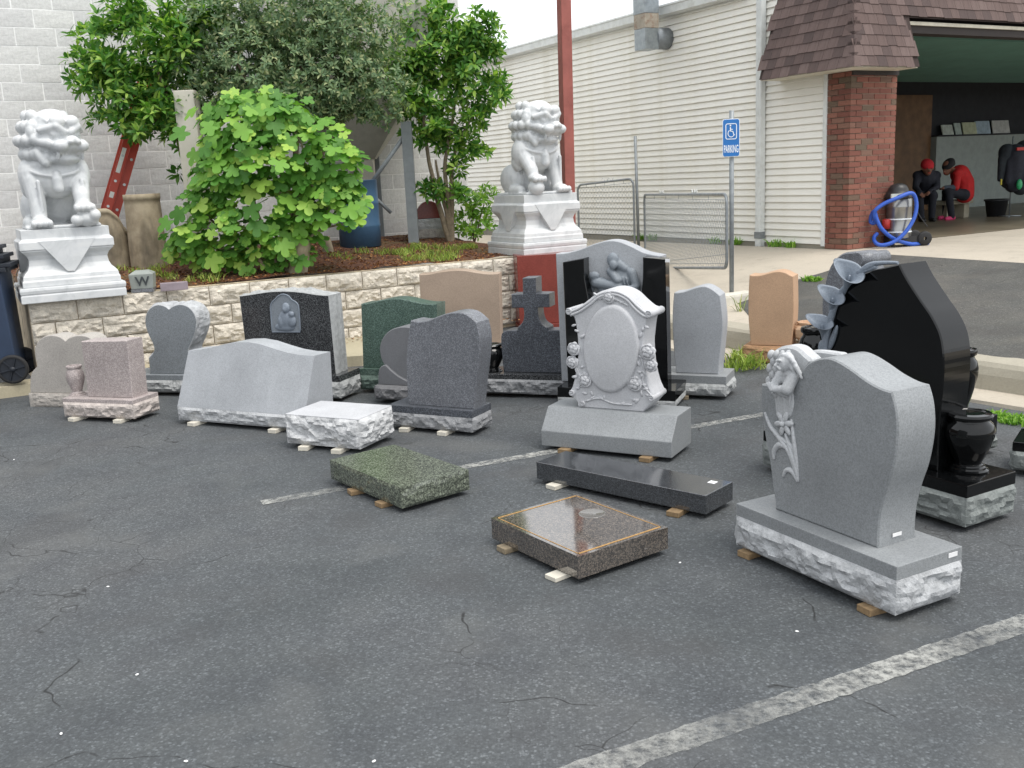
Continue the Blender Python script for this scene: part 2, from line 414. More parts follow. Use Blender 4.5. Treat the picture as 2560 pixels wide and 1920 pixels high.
# ------------------------------------------------------------------ the raised driveway to the garage, parallel to the siding
K0 = G(1822, 878); K1 = G(2440, 978)
KD = (K1 - K0).normalized()
RRD = Vector((-KD.y, KD.x, 0))
def RZ(p):                                                         # height of the ramp above a plan point
    d = (Vector((p.x, p.y, 0)) - K0).dot(RRD); D = (CORN - K0).dot(RRD)
    return .2 + (FLOOR - .2) * max(0, min(1, d / D))
def RP(x, y):                                                      # a pixel on the ramp
    z = .3
    for _ in range(25): p = G(x, y, z); z = .5 * z + .5 * RZ(p)
    p.z = RZ(p); return p
A0 = K0 - KD * 1.0; A1 = K0 + KD * 9
ED = (CORN - K0).dot(RRD)
def ramp_sheet(name, quad, m, dz, nu=24, nv=12):
    mb = MB(); vs = []; fs = []
    for j in range(nv + 1):
        for i in range(nu + 1):
            p = quad[0].lerp(quad[1], i / nu).lerp(quad[3].lerp(quad[2], i / nu), j / nv); vs.append((p.x, p.y, RZ(p) + dz))
    for j in range(nv):
        for i in range(nu): a = j * (nu + 1) + i; fs.append((a, a + 1, a + nu + 2, a + nu + 1))
    mb.add(vs, fs); return mb.build(name, m, kind='structure')
back = WD * 16
ramp_sheet('concrete_apron', [K0 + KD * 9 + RRD * .1, K0 - KD * 14 + RRD * .1, K0 - KD * 14 + RRD * ED, K0 + KD * 9 + RRD * ED], 'concrete', 0, 40, 14)
ramp_sheet('garage_forecourt', [CORN - WD * 9, CORN + WD * .34, CORN + WD * .34 + RD * 18, CORN - WD * 9 + RD * 18], 'concrete', 0, 10, 10)
b0, b1, b2 = RP(1835, 745), RP(2055, 683), RP(2200, 636)
e1 = RP(2560, 659); b3 = b2 + (e1 - b2) * 3
kk = K0 + KD * .15 + RRD * .22
poly = [kk, b0, b1, b2, b3, K0 + KD * 9 + RRD * .22]
mb = MB(); vs = []; fs = []
top = [b0, b1, b2, b2.lerp(b3, .25), b2.lerp(b3, .5), b3]; bot = [kk.lerp(poly[5], i / 5 * .98) for i in range(6)]
for j in range(9):
    for a, b in zip(bot, top):
        p = a.lerp(b, j / 8); vs.append((p.x, p.y, RZ(p) + .006))
for j in range(8):
    for i in range(5): a = j * 6 + i; fs.append((a, a + 1, a + 7, a + 6))
bd_ = [i for i in range(6)] + [j * 6 + 5 for j in range(1, 9)] + [8 * 6 + i for i in range(4, -1, -1)] + [j * 6 for j in range(7, 0, -1)]; o_ = len(vs); nb_ = len(bd_)
vs += [(vs[i][0], vs[i][1], vs[i][2] - .1) for i in bd_]; fs += [(bd_[i], bd_[(i + 1) % nb_], o_ + (i + 1) % nb_, o_ + i) for i in range(nb_)]
mb.add(vs, fs); mb.build('asphalt_driveway', 'asphalt_drive', kind='structure')
def kerb(name, a, b, prof, m, n=16, jit=.006, **kw):
    """profile (offset towards RD, z) swept along the kerb line"""
    mb = MB(); vs = []; fs = []; q = len(prof)
    for i in range(n + 1):
        p = a.lerp(b, i / n)
        for o, z in prof:
            s = p + RRD * (o + random.uniform(-jit, jit)); vs.append((s.x, s.y, z + random.uniform(-jit, jit)))
    for i in range(n):
        for j in range(q - 1): fs.append((i * q + j, (i + 1) * q + j, (i + 1) * q + j + 1, i * q + j + 1))
    mb.add(vs, fs); return mb.build(name, m, kind='structure', **kw)
kerb('driveway_kerb', K0 - KD * 1.4, K0 + KD * 9, [(-.02, -.02), (-.0, .13), (.02, .19), (.05, .215), (.24, .235), (.26, .17)], 'curb_grey', 40)
kerb('gutter_strip', K0 - KD * 1.2, K0 + KD * 9, [(-.34, -.01), (-.33, .022), (0, .03)], 'concrete', 30, .003)
# ------------------------------------------------------------------ raised planting bed and pavement behind the stones
WA = G(69, 758, .8); WB = G(1296, 642, .8); WA.z = WB.z = 0
WX = (WB - WA).normalized(); WY = Vector((-WX.y, WX.x, 0)); WL = (WB - WA).length
def BZ(p):
    d = (Vector((p.x, p.y, 0)) - WA).dot(WY); return BED - .03 + .075 * max(0, min(d, 2.4))
def bedp(x, y):
    z = BED
    for _ in range(25): p = G(x, y, z); z = .6 * z + .4 * BZ(p)
    p.z = BZ(p); return p
def on_wall(s, y=0, z=0): return WA + WX * s + WY * y + Vector((0, 0, z))
mb = MB(); vs = []; fs = []; nu, nv = 60, 40
for j in range(nv + 1):
    for i in range(nu + 1):
        p = on_wall(.02 + (WL + .3) * i / nu, .17 + 7.5 * (j / nv) ** 1.4)
        vs.append((p.x, p.y, BZ(p) + .03 * noise.noise(Vector((p.x * 1.1, p.y * 1.1, 0))) + .025 * noise.noise(p * 4)))
for j in range(nv):
    for i in range(nu): a = j * (nu + 1) + i; fs.append((a, a + 1, a + nu + 2, a + nu + 1))
mb.add(vs, fs, 0, True); mb.build('planting_bed_soil', 'mulch', kind='structure')
f0, f1, f2 = G(-160, 1018), G(360, 950), G(905, 915)
mb = MB(); P = [f0, f1, f2, f2 + WX * 1.5]; Q = [on_wall((p - WA).dot(WX), -.0) for p in P]
for a, b, c, d in zip(P, P[1:], Q, Q[1:]):
    mb.add([(a.x, a.y, 0), (b.x, b.y, 0), (b.x, b.y, .1), (a.x, a.y, .1), (c.x, c.y, .12), (d.x, d.y, .12)], [(0, 1, 2, 3), (3, 2, 5, 4)])
mb.build('yellow_pavement', 'curb_yellow', kind='structure')
# ------------------------------------------------------------------ granite and rock materials
granite('gr_light', srgb('#a3a6aa'), .13, .5); granite('gr_mid', srgb('#888b8d'), .15, .42); granite('gr_grey', srgb('#7d8286'), .25, .5)
granite('gr_dark', srgb('#63656a'), .16, .42, light=srgb('#85888e')); granite('gr_blueblack', srgb('#44474d'), .3, .3, light=srgb('#6c7077'))
granite('gr_black', srgb('#090a0b'), .4, .09, stain=.02, spec=.42); granite('gr_black2', srgb('#2a2b2d'), .5, .13, light=srgb('#66686a'), scale=170)
granite('gr_green', srgb('#41554d'), .35, .3, light=srgb('#6d8277')); granite('gr_pink', srgb('#9d9391'), .13, .55, light=srgb('#c4b9b6'))
granite('gr_pale', srgb('#aaa59f'), .16, .6); granite('gr_tan', srgb('#a3907f'), .12, .55); granite('gr_sand', srgb('#b8977a'), .1, .6, stain=.1)
granite('gr_red', srgb('#7d3b33'), .25, .25); granite('gr_white', srgb('#babbbe'), .1, .55); granite('gr_steel', srgb('#6f7073'), .1, .5)
granite('gr_greenslab', srgb('#50554b'), .4, .2, light=srgb('#7d8474'), scale=110, ior=1.7); granite('gr_brownslab', srgb('#4a4541'), .4, .06, light=srgb('#756b61'), scale=130, stain=.2, ior=2.3)
granite('gr_cover', srgb('#6d6a66'), .15, .12, ior=1.9); granite('gr_blackslab', srgb('#35373a'), .2, .1, light=srgb('#4c4f53'), ior=2.0)
rockmat('rk_light', srgb('#adafb1')); rockmat('rk_mid', srgb('#a2a4a4')); rockmat('rk_grey', srgb('#8d8e90')); rockmat('rk_dark', srgb('#6d6d6f'))
rockmat('rk_pink', srgb('#b9b0aa')); rockmat('rk_green', srgb('#5b6c64')); rockmat('rk_white', srgb('#bfc0c1')); rockmat('rk_sand', srgb('#a17d5c')); rockmat('rk_steel', srgb('#7d8280')); rockmat('rk_pale', srgb('#aca69f'))
plain('sticker', (.8, .8, .8, 1), .5)
plain('tag_print', (.1, .1, .12, 1), .5)
def stone(name, L, Rr, d, label, z0=.03):
    f = Frame(L, Rr, d); f.root = empty(name, f.o, f.yaw, label, 'headstone', None); f.z0 = z0
    return f
def base(f, h, band, rock, smooth, seed=0, amp=.022, w=None, name='base', gap=.0, cx=0, cy=0, d=None):
    """rock-pitched plinth with a sawn band round its top"""
    w = w or f.w; d = d or f.d
    mb = MB(); rock_box(mb, w, d, f.z0, h - band, amp, seed, 0, 0, cx=cx, cy=cy)
    b = mb.build(name, rock, f.root, recalc=False)
    if band > .003:
        m2 = MB(); m2.box(cx - w / 2 - .001, cx + w / 2 + .001, cy - d / 2 - .001, cy + d / 2 + .001, h - band - .001, h)
        m2.build('base_top', smooth, f.root, bevel=.004)
    return b
def shims(f, pts, kind='wood_shim', lab='wooden'):
    pass
def tablet(f, zone, pts, t, h, mats, name='tablet', yc=0, rock=0, seed=0, step=5, bottom=True, flat=None):
    o = f.outline(zone, pts, yc - t / 2, step)
    if bottom:
        zs = min(p.y for p in o)
        for p in o:
            if p.y < h + .03: p.y = h
    mb = MB(); prism(mb, o, yc - t / 2, yc + t / 2, 0, 1 if rock else 0, .006, rock, seed, 9)
    mats = mats if isinstance(mats, list) else [mats]
    f.tab = mb.build(name, mats, f.root); f.ol = o
    return f.tab
def c(*p): return tuple(p) + (1,)
def vase(name, loc, h, r, m, label, group=None, octa=False, prof=None):
    prof = prof or [(.0, 0), (.8, 0), (.82, .025), (.72, .045), (.7, .075), (.62, .09), (.6, .115), (.54, .13), (.54, .16), (.66, .25), (.84, .42), (.98, .6), (1.0, .7), (.9, .8), (.76, .85), (.74, .875), (.86, .9), (.9, .945), (.84, .98), (.74, .985), (.62, .99), (.58, .975), (0, .97)]
    mb = MB(); seg = 8 if octa else 32
    body = [p for p in prof if True]
    e = empty(name, loc, 0, label, 'vase', group)
    i = next(k for k, p in enumerate(prof) if p[1] >= .13); j = next(k for k, p in enumerate(prof) if p[1] >= .86)
    for nm, a, b in (('foot', 0, i + 1), ('body', i, j + 1), ('rim', j, len(prof))):
        mb = MB(); mb.lathe([(p[0] * r, p[1] * h) for p in prof[a:b]], seg, smooth=not octa, rot=pi / 8 if octa else 0); ob = mb.build(nm, m, e)
        if not octa:
            try: ob.data.set_sharp_from_angle(angle=radians(40))
            except Exception: pass
    return e
SH = []
def shim(p, yaw, l=.12, w=.06, h=.026, m='wood_shim', label='', mat_white=False):
    mb = MB(); mb.box(-l / 2, l / 2, -w / 2, w / 2, 0, h)
    return mb.build('support_shim', m, None, bevel=.003, loc=(p.x, p.y, .001), rotz=yaw, label=label, cat='shim', group='shims under the stones')
def shims(f, xs, label, m='wood_shim', out=.03, h=None):
    for x in xs:
        for s in ((-1,) if True else (-1, 1)):
            p = f.world(x, -f.d / 2 + .045 - out * .6, 0); shim(p, f.yaw + pi / 2 + random.uniform(-.2, .2), .13, .07, h or f.z0 - .002, m, label)
        p = f.world(x, f.d / 2 - .06, 0); shim(p, f.yaw + pi / 2, .1, .07, h or f.z0 - .002, m, label + ', at the back')
def gz(z, p, zz=.03): return G(*N(z, p), zz)
D2 = lambda a: Vector((cos(radians(a)), sin(radians(a)), 0))
# ---- pale double heart on its own rock foot, beside the bin
PL = gz('z1', (296, 1215)); f = stone('headstone', PL, PL + D2(-16) * .74, .22, 'weathered pale stone with double heart top beside the blue bin', 0)
hb = f.at('z1', (296, 1120), -.11).y; base(f, hb, 0, 'rk_pale', 'gr_pale', 3, .012)
tablet(f, 'z1', [c(297, 1122), (295, 1000), (310, 920), (345, 875), (362, 850), (350, 780), (342, 700), (365, 620), (425, 565), (500, 545), (575, 555), (622, 580), c(646, 602), (670, 580), (720, 556), (795, 547), (870, 562), (925, 610), (942, 680), (930, 780), (905, 848), (925, 880), (965, 925), (985, 1000), c(990, 1130)], .18, hb, 'gr_pale')
# ---- pinkish rectangular stone with a vase
f = stone('headstone', gz('z1', (640, 1345)), gz('z1', (1330, 1372)), .3, 'pinkish grey rectangular headstone standing beside a slim matching vase')
hb = f.at('z1', (1330, 1190), -.15).y; base(f, hb, .03, 'rk_pink', 'gr_pink', 11, .02)
tablet(f, 'z1', [c(868, 1140), c(799, 607), c(1252, 600), c(1310, 1152)], .18, hb, 'gr_pink', yc=.01); shims(f, [.2, -.22], 'white shim under the pinkish headstone', 'white_shim', .05)
v0 = f.at('z1', (770, 1143), -.02); p = f.world(v0.x, -.02, hb); vh = f.at('z1', (750, 843), -.02).y - hb
vase('flower_vase', p, vh, .075, 'gr_pink', 'slim pinkish granite vase beside the rectangular headstone', prof=[(0, 0), (.85, 0), (.85, .03), (.7, .05), (.72, .08), (.55, .1), (.5, .13), (.62, .25), (.82, .42), (.92, .6), (.88, .75), (.72, .86), (.66, .9), (.78, .93), (.8, .98), (.76, 1), (.6, 1), (.55, .9), (0, .85)])
# ---- grey single heart with rock edges
PR = gz('z1', (1930, 1112)); f = stone('headstone', PR - D2(-15) * .68, PR, .32, 'grey heart shaped headstone with rough pitched edges')
hb = f.at('z1', (1790, 940), -.16).y; base(f, hb, .045, 'rk_mid', 'gr_grey', 21)
tablet(f, 'z1', [c(1482, 925), (1472, 840), c(1466, 768), (1500, 732), (1520, 690), (1508, 630), (1460, 530), (1434, 440), (1438, 350), (1478, 280), (1550, 243), (1620, 254), c(1668, 286), (1715, 254), (1785, 239), (1865, 268), (1922, 335), (1942, 420), (1930, 510), (1895, 610), (1862, 690), (1876, 730), c(1905, 765), (1895, 850), c(1885, 935)], .22, hb, ['gr_grey', 'rk_light'], rock=.028, seed=3, step=7)
# ---- big light slant marker with serpentine top
PLs, PRs = gz('z2', (98, 1330)), gz('z2', (1245, 1425)); f = stone('headstone', PLs, PRs, .34, 'wide light grey slant headstone with waved top and rough nosing')
hn = f.at('z2', (98, 1215), -.17).y
rock = MB(); rock_box(rock, f.w, f.d, f.z0, hn, .016, 31, 0, 0); rock.build('nosing', 'rk_light', f.root, recalc=False)
ytop = -.02
to = [f.at('z2', p, ytop) for p in [(185, 708), (300, 700), (430, 682), (560, 655), (680, 637), (800, 634), (910, 655), (1020, 695), (1120, 730), (1220, 750), (1320, 756)]]
n = len(to); xs = [-f.w / 2 + f.w * i / (n - 1) for i in range(n)]
mb = MB(); vs = []; fs = []
lf, rt = to[0].x, to[-1].x
for i in range(n):
    x = xs[i]; zt = to[i].y; xt = max(min(to[i].x, f.w / 2 - .01), -f.w / 2 + .01) if 0 else lf + (rt - lf) * i / (n - 1)
    vs += [(x, -f.d / 2, hn + .001), (xt, ytop, zt), (xt, f.d / 2, zt - .004), (x, f.d / 2, hn + .001)]
for i in range(n - 1):
    a = 4 * i; b = a + 4; fs += [(a, b, b + 1, a + 1), (a + 1, b + 1, b + 2, a + 2), (a + 2, b + 2, b + 3, a + 3), (a, a + 3, b + 3, b)]
fs += [(0, 1, 2, 3), (4 * n - 1, 4 * n - 2, 4 * n - 3, 4 * n - 4)]
mb.add(vs, fs); mb.build('slant_face', 'gr_light', f.root); shims(f, [-.42, .33], 'white shim under the wide slant headstone', 'white_shim', .06)
# ---- black stone with a relief niche and rough edges
PR = gz('z2', (1560, 1140)); f = stone('headstone', PR - D2(-20) * .92, PR, .34, 'black headstone with arched relief of a mother and child'); F_REL = f
hb = f.at('z2', (1556, 938), -.17).y; base(f, hb, .05, 'rk_mid', 'gr_black2', 41)
tablet(f, 'z2', [c(640, 215), (760, 198), (900, 177), (1050, 170), (1200, 180), (1330, 200), c(1450, 210), c(1515, 905), c(722, 860)], .2, hb, ['gr_black2', 'rk_mid'], rock=.022, seed=6, yc=0, step=6)
# ---- loose white rock-pitched block
f = stone('stone_block', gz('z2', (1080, 1540)), gz('z2', (1735, 1600)), .4, 'low white rough sided stone block with smooth top'); f.root['category'] = 'stone block'
hb = f.at('z2', (1722, 1330), -.2).y; base(f, hb, .004, 'rk_white', 'gr_white', 55, .03); shims(f, [-.14, .13], 'white shim under the white rough block', 'white_shim', .06)
# ---- green stone
PL = gz('z3', (82, 1200)); f = stone('headstone', PL, PL + D2(-20) * .74, .3, 'dark green granite headstone with gently waved top')
hb = f.at('z3', (80, 1015), -.15).y; base(f, hb, .055, 'rk_green', 'gr_green', 61)
tablet(f, 'z3', [c(80, 432), (170, 422), (270, 398), (370, 384), (470, 391), (570, 415), (670, 432), c(762, 432), c(775, 1015), c(100, 1010)], .18, hb, 'gr_green', yc=-.01)
# ---- grey leaning heart
PL = gz('z3', (210, 1290)); f = stone('headstone', PL, PL + D2(-25) * .8, .3, 'smooth steel grey heart stone leaning behind the dark waved headstone')
hb = f.at('z3', (215, 1170), -.15).y; base(f, hb, .0, 'rk_dark', 'gr_steel', 71)
tablet(f, 'z3', [c(232, 1168), (236, 1060), (255, 1003), (300, 985), (350, 1030), (420, 1085), c(520, 1140), c(760, 1200), c(760, 1240)], .2, hb, 'gr_steel', 'cradle', yc=.0)
tablet(f, 'z3', [(510, 642), (420, 642), (340, 672), (280, 735), (252, 810), (252, 880), (275, 955), (330, 1025), (420, 1085), (520, 1133), c(690, 1180), (760, 1050), (790, 900), (760, 760), (700, 700), c(630, 730), (590, 670)], .16, hb, 'gr_steel', 'heart', yc=.0, bottom=False)
# ---- dark grey serpentine stone in the middle
PL, PR = gz('z3', (335, 1525)), gz('z3', (1090, 1592)); f = stone('headstone', PL, PR, .27, 'dark grey headstone with curved sides and waved top on black base')
hb = f.at('z3', (1090, 1400), -.135).y; base(f, hb, .05, 'rk_grey', 'gr_blueblack', 81)
tablet(f, 'z3', [c(505, 1340), (494, 1150), (488, 950), (502, 750), c(527, 582), (600, 592), (680, 582), (760, 552), (850, 520), (950, 508), (1040, 530), c(1125, 600), (1150, 710), (1155, 810), (1140, 1000), (1115, 1200), c(1100, 1390)], .17, hb, 'gr_dark', yc=.0); shims(f, [-.2, .12], 'pale shim under the dark waved headstone', 'white_shim', .05)
# ---- tan stone against the retaining wall
PR = gz('z3', (1345, 905), 0); f = stone('headstone', PR - D2(-6) * .9, PR, .3, 'wide tan sandstone headstone in front of the retaining wall', 0); 
hb = f.at('z3', (1340, 805), -.15).y; base(f, hb, .05, 'rk_sand', 'gr_tan', 91, .012)
tablet(f, 'z3', [c(605, 168), (700, 161), (810, 140), (920, 128), (1030, 132), (1140, 151), (1240, 161), c(1330, 158), c(1345, 805), c(640, 800)], .2, hb, 'gr_tan', yc=-.0)
# ---- grey cross
PL = gz('z3', (1130, 1232)); PR = gz('z3', (2010, 1258)); f = stone('headstone', PL, PR, .32, 'dark grey granite cross with flared shoulders on black base')
hb = f.at('z3', (1205, 1062), -.16).y; base(f, hb, .04, 'rk_grey', 'gr_black2', 101)
tablet(f, 'z3', [c(1368, 1050), (1352, 900), (1343, 770), (1350, 705), (1385, 675), c(1490, 668), c(1492, 642), (1535, 600), (1550, 540), c(1545, 468), c(1438, 468), c(1435, 346), c(1540, 344), c(1537, 200), c(1655, 196), c(1660, 340), c(1775, 341), c(1780, 462), c(1674, 466), (1680, 540), (1705, 605), c(1765, 648), c(1765, 670), (1850, 668), (1900, 682), (1920, 720), (1930, 850), c(1940, 1046)], .16, hb, 'gr_blueblack', 'cross_tablet', step=4)
v0 = f.at('z3', (1265, 1045), -.04); p = f.world(v0.x, -.04, hb); vh = f.at('z3', (1262, 788), -.04).y - hb
vase('flower_vase', p, vh, .105, 'gr_black', 'black polished vase on the base of the grey cross')
# ---- red granite slab behind the cross
PL = G(1300, 826); f = stone('headstone', PL, PL + D2(8) * .95, .4, 'plain red granite headstone below the lion pedestal by the wall end', 0)
hb = .05; base(f, hb, .05, 'gr_red', 'gr_red', 5, 0); zt = f.at('z4', (62, 165), -.14).y
mb = MB(); mb.box(-f.w / 2 + .01, f.w / 2 - .03, -.14, .18, hb + .001, zt); mb.build('tablet', 'gr_red', f.root, bevel=.006)
# ---- grey panel between two black pillars, with a mourning figure relief
PL, PR = gz('z4', (318, 1178)), gz('z4', (1130, 1210)); f = stone('headstone', PL, PR, .42, 'tall grey headstone between two polished black pillars with carved mourners'); F_PIL = f
hb = f.at('z4', (1120, 1100), -.21).y; base(f, hb, .075, 'rk_mid', 'gr_black', 111, .006)
tablet(f, 'z4', [c(302, 150), (380, 143), (470, 120), (570, 82), (660, 60), (740, 65), (830, 100), (920, 143), c(1036, 166), c(1050, 1090), c(345, 1075)], .16, hb, 'gr_light', 'panel', yc=.08, step=6)
yf = -.14
for pts in ([c(350, 209), c(495, 183), (500, 300), (520, 420), (560, 640), (580, 850), c(590, 1100), c(388, 1092)], [c(905, 175), c(1060, 190), c(1078, 1120), c(850, 1110), (850, 900), (870, 640), (895, 420), (905, 290)]):
    o = f.outline('z4', pts, yf, 6)
    for p in o:
        if p.y < hb + .06: p.y = hb
    mb = MB(); prism(mb, o, yf, -.002, 0, 0, .005); mb.build('pillar', 'gr_black', f.root)
q = f.at('z4', (1072, 197), yf); mb = MB(); mb.box(q.x - .012, q.x + .02, yf - .004, yf - .001, q.y - .012, q.y + .012); mb.build('price_tag', 'sticker', f.root)
# ---- rose monument on slant base
PL, PR = gz('z4', (205, 1475)), gz('z4', (1105, 1565)); f = stone('headstone', PL, PR, .36, 'white carved headstone with roses round an oval panel'); F_ROSE = f
h1 = f.at('z4', (1107, 1456), -.18).y; h2 = f.at('z4', (1140, 1272), -.07).y; y2 = -.07
mb = MB(); w = f.w / 2
prof = [(-.18, f.z0), (-.18, h1), (y2, h2), (.18, h2), (.18, f.z0)]
vs = [(-w, y, z) for y, z in prof] + [(w, y, z) for y, z in prof]
mb.add(vs, [(0, 1, 2, 3, 4), (9, 8, 7, 6, 5)] + [(i, (i + 1) % 5, (i + 1) % 5 + 5, i + 5)[::-1] for i in range(5)]); mb.build('base', 'gr_mid', f.root, bevel=.005)
OUT_ROSE = [c(478, 1203), (440, 1160), c(400, 1128), (402, 1098), (418, 1068), (440, 975), (455, 860), (455, 760), (445, 665), (428, 590), c(395, 570), (383, 548), (398, 527), (470, 510), (530, 468), (590, 422), (660, 398), (730, 402), (800, 434), (860, 490), (915, 535), (955, 548), (968, 568), c(950, 588), (928, 610), (915, 700), (908, 800), (922, 950), (948, 1060), (980, 1135), c(985, 1160), c(905, 1235)]
tablet(f, 'z4', OUT_ROSE, .2, h2, 'gr_white', yc=.06)
shims(f, [-.26, .28], 'wooden shim under the rose headstone', 'wood_shim', .04)
# ---- plain grey stone with bowed sides
PR = gz('z4', (1480, 1138)); f = stone('headstone', PR - D2(-24) * .6, PR, .32, 'plain light grey headstone with bowed sides beside the black pillars')
hb = f.at('z4', (1478, 1000), -.16).y; base(f, hb, .06, 'rk_mid', 'gr_mid', 131)
tablet(f, 'z4', [c(1135, 968), (1118, 800), (1110, 650), (1112, 520), c(1121, 420), (1180, 414), (1240, 394), (1300, 377), (1345, 377), (1395, 402), c(1440, 440), (1455, 560), (1458, 660), (1445, 810), c(1425, 985)], .18, hb, 'gr_light'); shims(f, [-.02], 'wooden shim under the bowed grey headstone', 'wood_grey', .05)
# ---- orange sandstone with vase by the kerb
PL = G(*N('z5', (200, 1395)), .03); f = stone('headstone', PL, PL + D2(-27) * .7, .3, 'orange tan sandstone headstone with bowed sides by the driveway kerb')
hb = f.at('z5', (200, 1182), -.15).y; base(f, hb, .002, 'rk_sand', 'rk_sand', 141, .016)
tablet(f, 'z5', [c(300, 1160), (284, 1000), (270, 820), (267, 620), (273, 420), c(283, 252), (360, 258), (440, 250), (530, 226), (620, 205), (690, 203), (760, 220), (815, 250), c(865, 268), (868, 480), (870, 700), (857, 950), c(835, 1195)], .2, hb, 'gr_sand')
v0 = f.at('z5', (1060, 1210), .0); vh = f.at('z5', (1060, 862), .0).y - hb
vase('flower_vase', f.world(v0.x, 0, hb), vh, .135, 'gr_sand', 'orange tan eight sided vase beside the sandstone headstone', octa=True, prof=[(0, 0), (.7, 0), (.72, .06), (.55, .1), (.5, .14), (.72, .24), (.96, .38), (1, .55), (1, .72), (.9, .82), (.7, .88), (.68, .9), (.74, .92), (.76, .99), (.7, 1), (.56, 1), (.5, .9), (0, .85)])
# ---- big black leaf shaped stone with calla lilies
PL, PR = gz('z7', (203, 738)), gz('z6', (925, 1610)); f = stone('headstone', PL, PR, .36, 'big polished black leaf shaped headstone with carved lilies'); F_LILY = f
hb = f.at('z6', (930, 1376), -.18).y; base(f, hb, .06, 'rk_steel', 'gr_black', 151)
yl = -.1
o = f.outline('z6', [c(555, 135), (600, 222), (680, 345), (735, 425), (780, 515), (800, 600), (806, 700), (800, 820), (788, 940), (778, 1080), c(772, 1215), c(560, 1100), (400, 1000), (270, 900), (195, 760), (168, 640), (165, 540), (178, 450), (200, 365), (240, 278), (300, 218), (400, 172)], yl, 5)
zr = f.at('z6', (772, 1215), yl)
o2 = []
for p in o:
    if p.x > zr.x - .9 and p.y < hb + .02 or (p.y < hb + .25 and p.x < zr.x - .05 and False): p.y = hb
    o2.append(p)
# the foot of the leaf is hidden from the photograph: close it on the base
o2 = [p for p in o if p.y > hb + .2 or p.x > zr.x - .03]
i0 = max(range(len(o2)), key=lambda i: -o2[i].y); 
left = min((p for p in o2), key=lambda p: p.y if p.x < zr.x - .3 else 9)
il = o2.index(left); foot = [Vector((zr.x, hb)), Vector((left.x + .22, hb)), Vector((left.x + .1, (left.y + hb) / 2 - .02))]
ir = max((i for i, p in enumerate(o2) if p.x > zr.x - .25 and p.y < hb + .25), key=lambda i: -o2[i].y, default=None)
o3 = [p for p in o2 if not (p.x > zr.x - .04 and p.y < hb + .015)]
# order: tip -> right edge -> foot -> left edge
rgt = [p for p in o3[:o3.index(left)]]; lft = o3[o3.index(left):]
o4 = rgt + foot + lft
mb = MB(); prism(mb, o4, yl, yl + .2, 0, 0, .006); f.tab = mb.build('tablet', 'gr_black', f.root); f.ol = o4
def flat_vase(ff, zone, pb, pt, y, r, hbb, label):
    v0 = ff.at(zone, pb, y); vh = ff.at(zone, pt, y).y - hbb
    vase('flower_vase', ff.world(v0.x, y, hbb), vh, r, 'gr_black', label, 'black vases on the lily headstone')
v0 = f.xy('z6', (937, 1285), hb); vh = f.at('z6', (950, 958), v0.y).y - hb
vase('flower_vase', f.world(v0.x, v0.y, hb), vh, .115, 'gr_black', 'large polished black vase on the near end of the lily headstone base')
# ---- dark stone behind it
off = G(2489, 1118, .03) - f.y * .36 - PR; off.z = 0; f2 = stone('headstone', PL + off, PR + off, .36, 'dark grey headstone with rolled top behind the polished black leaf stone')
hb2 = hb; base(f2, hb2, .12, 'rk_steel', 'gr_black', 161)
o = f2.outline('z9', [c(850, 900), (790, 700), (775, 600), (785, 480), (815, 350), (860, 262), (930, 207), (1010, 200), (1050, 235), (1068, 320), (1200, 500), (1400, 750), c(1500, 1000), c(1400, 1100)], -.1, 5)
zmin = hb2
xs_ = [p.x for p in o]; body = [p for p in o if p.y > hb2 + .35]
mb = MB(); prism(mb, body + [Vector((max(xs_) * .8, hb2)), Vector((min(xs_) + .12, hb2))] if area2(body) > 0 or True else body, -.1, .1, 0, 0, .01); mb.build('tablet', 'gr_dark', f2.root)
q = f2.at('z9', (1050, 232), -.1); mb = MB(); mb.tube([(q.x - .01, -.12, q.y - .02), (q.x - .01, .14, q.y - .02)], .045, 18); mb.build('rolled_top', 'gr_dark', f2.root)
v0 = f2.at('z9', (1830, 1300), 0); vh = f2.at('z9', (1840, 945), .0).y - hb2
vase('flower_vase', f2.world(f2.w / 2 - .13, 0, hb2), .4, .1, 'gr_black', 'black vase half hidden behind the right edge of the leaf stone')
v1 = f2.at('z9', (735, 800), -.05); vase('flower_vase', f2.world(-f2.w / 2 + .12, -.05, hb2), .42, .11, 'gr_black', 'black vase half hidden behind the carved lilies')
# ---- angel stone, nearest
PL, PR = gz('z7', (48, 1200)), gz('z7', (963, 1612)); f = stone('headstone', PL, PR, .36, 'large grey headstone with praying angel and lily carved on its side'); F_ANG = f
hb = f.at('z7', (960, 1325), -.18).y; base(f, hb, .055, 'rk_light', 'gr_mid', 171, .024)
tablet(f, 'z7', [c(275, 986), (256, 860), (238, 720), (216, 600), (196, 460), (188, 360), c(192, 276), (240, 282), (300, 296), c(372, 330), (386, 275), (412, 218), (458, 162), (515, 133), (580, 127), (645, 152), (720, 200), (800, 258), (880, 302), c(943, 322), (965, 400), (976, 480), (978, 570), (968, 670), (944, 790), (908, 900), (880, 1010), (868, 1110), c(865, 1208)], .21, hb, 'gr_mid', yc=.01, step=6)
yA = -.095
q = f.at('z7', (962, 1140), yA); mb = MB(); mb.box(f.ol and max(p.x for p in f.ol if p.y < hb + .12) + .0005 or 0, (max(p.x for p in f.ol if p.y < hb + .12)) + .002, -.02, .03, hb + .03, hb + .045); mb.build('price_tag', 'sticker', f.root)
mb = MB(); mb.box(f.w / 2 + .002, f.w / 2 + .004, .1, .15, hb - .03, hb - .012); mb.build('price_tag', 'sticker', f.root)
shims(f, [-.36, .33], 'wooden shim under the angel headstone', 'wood_shim', .03)
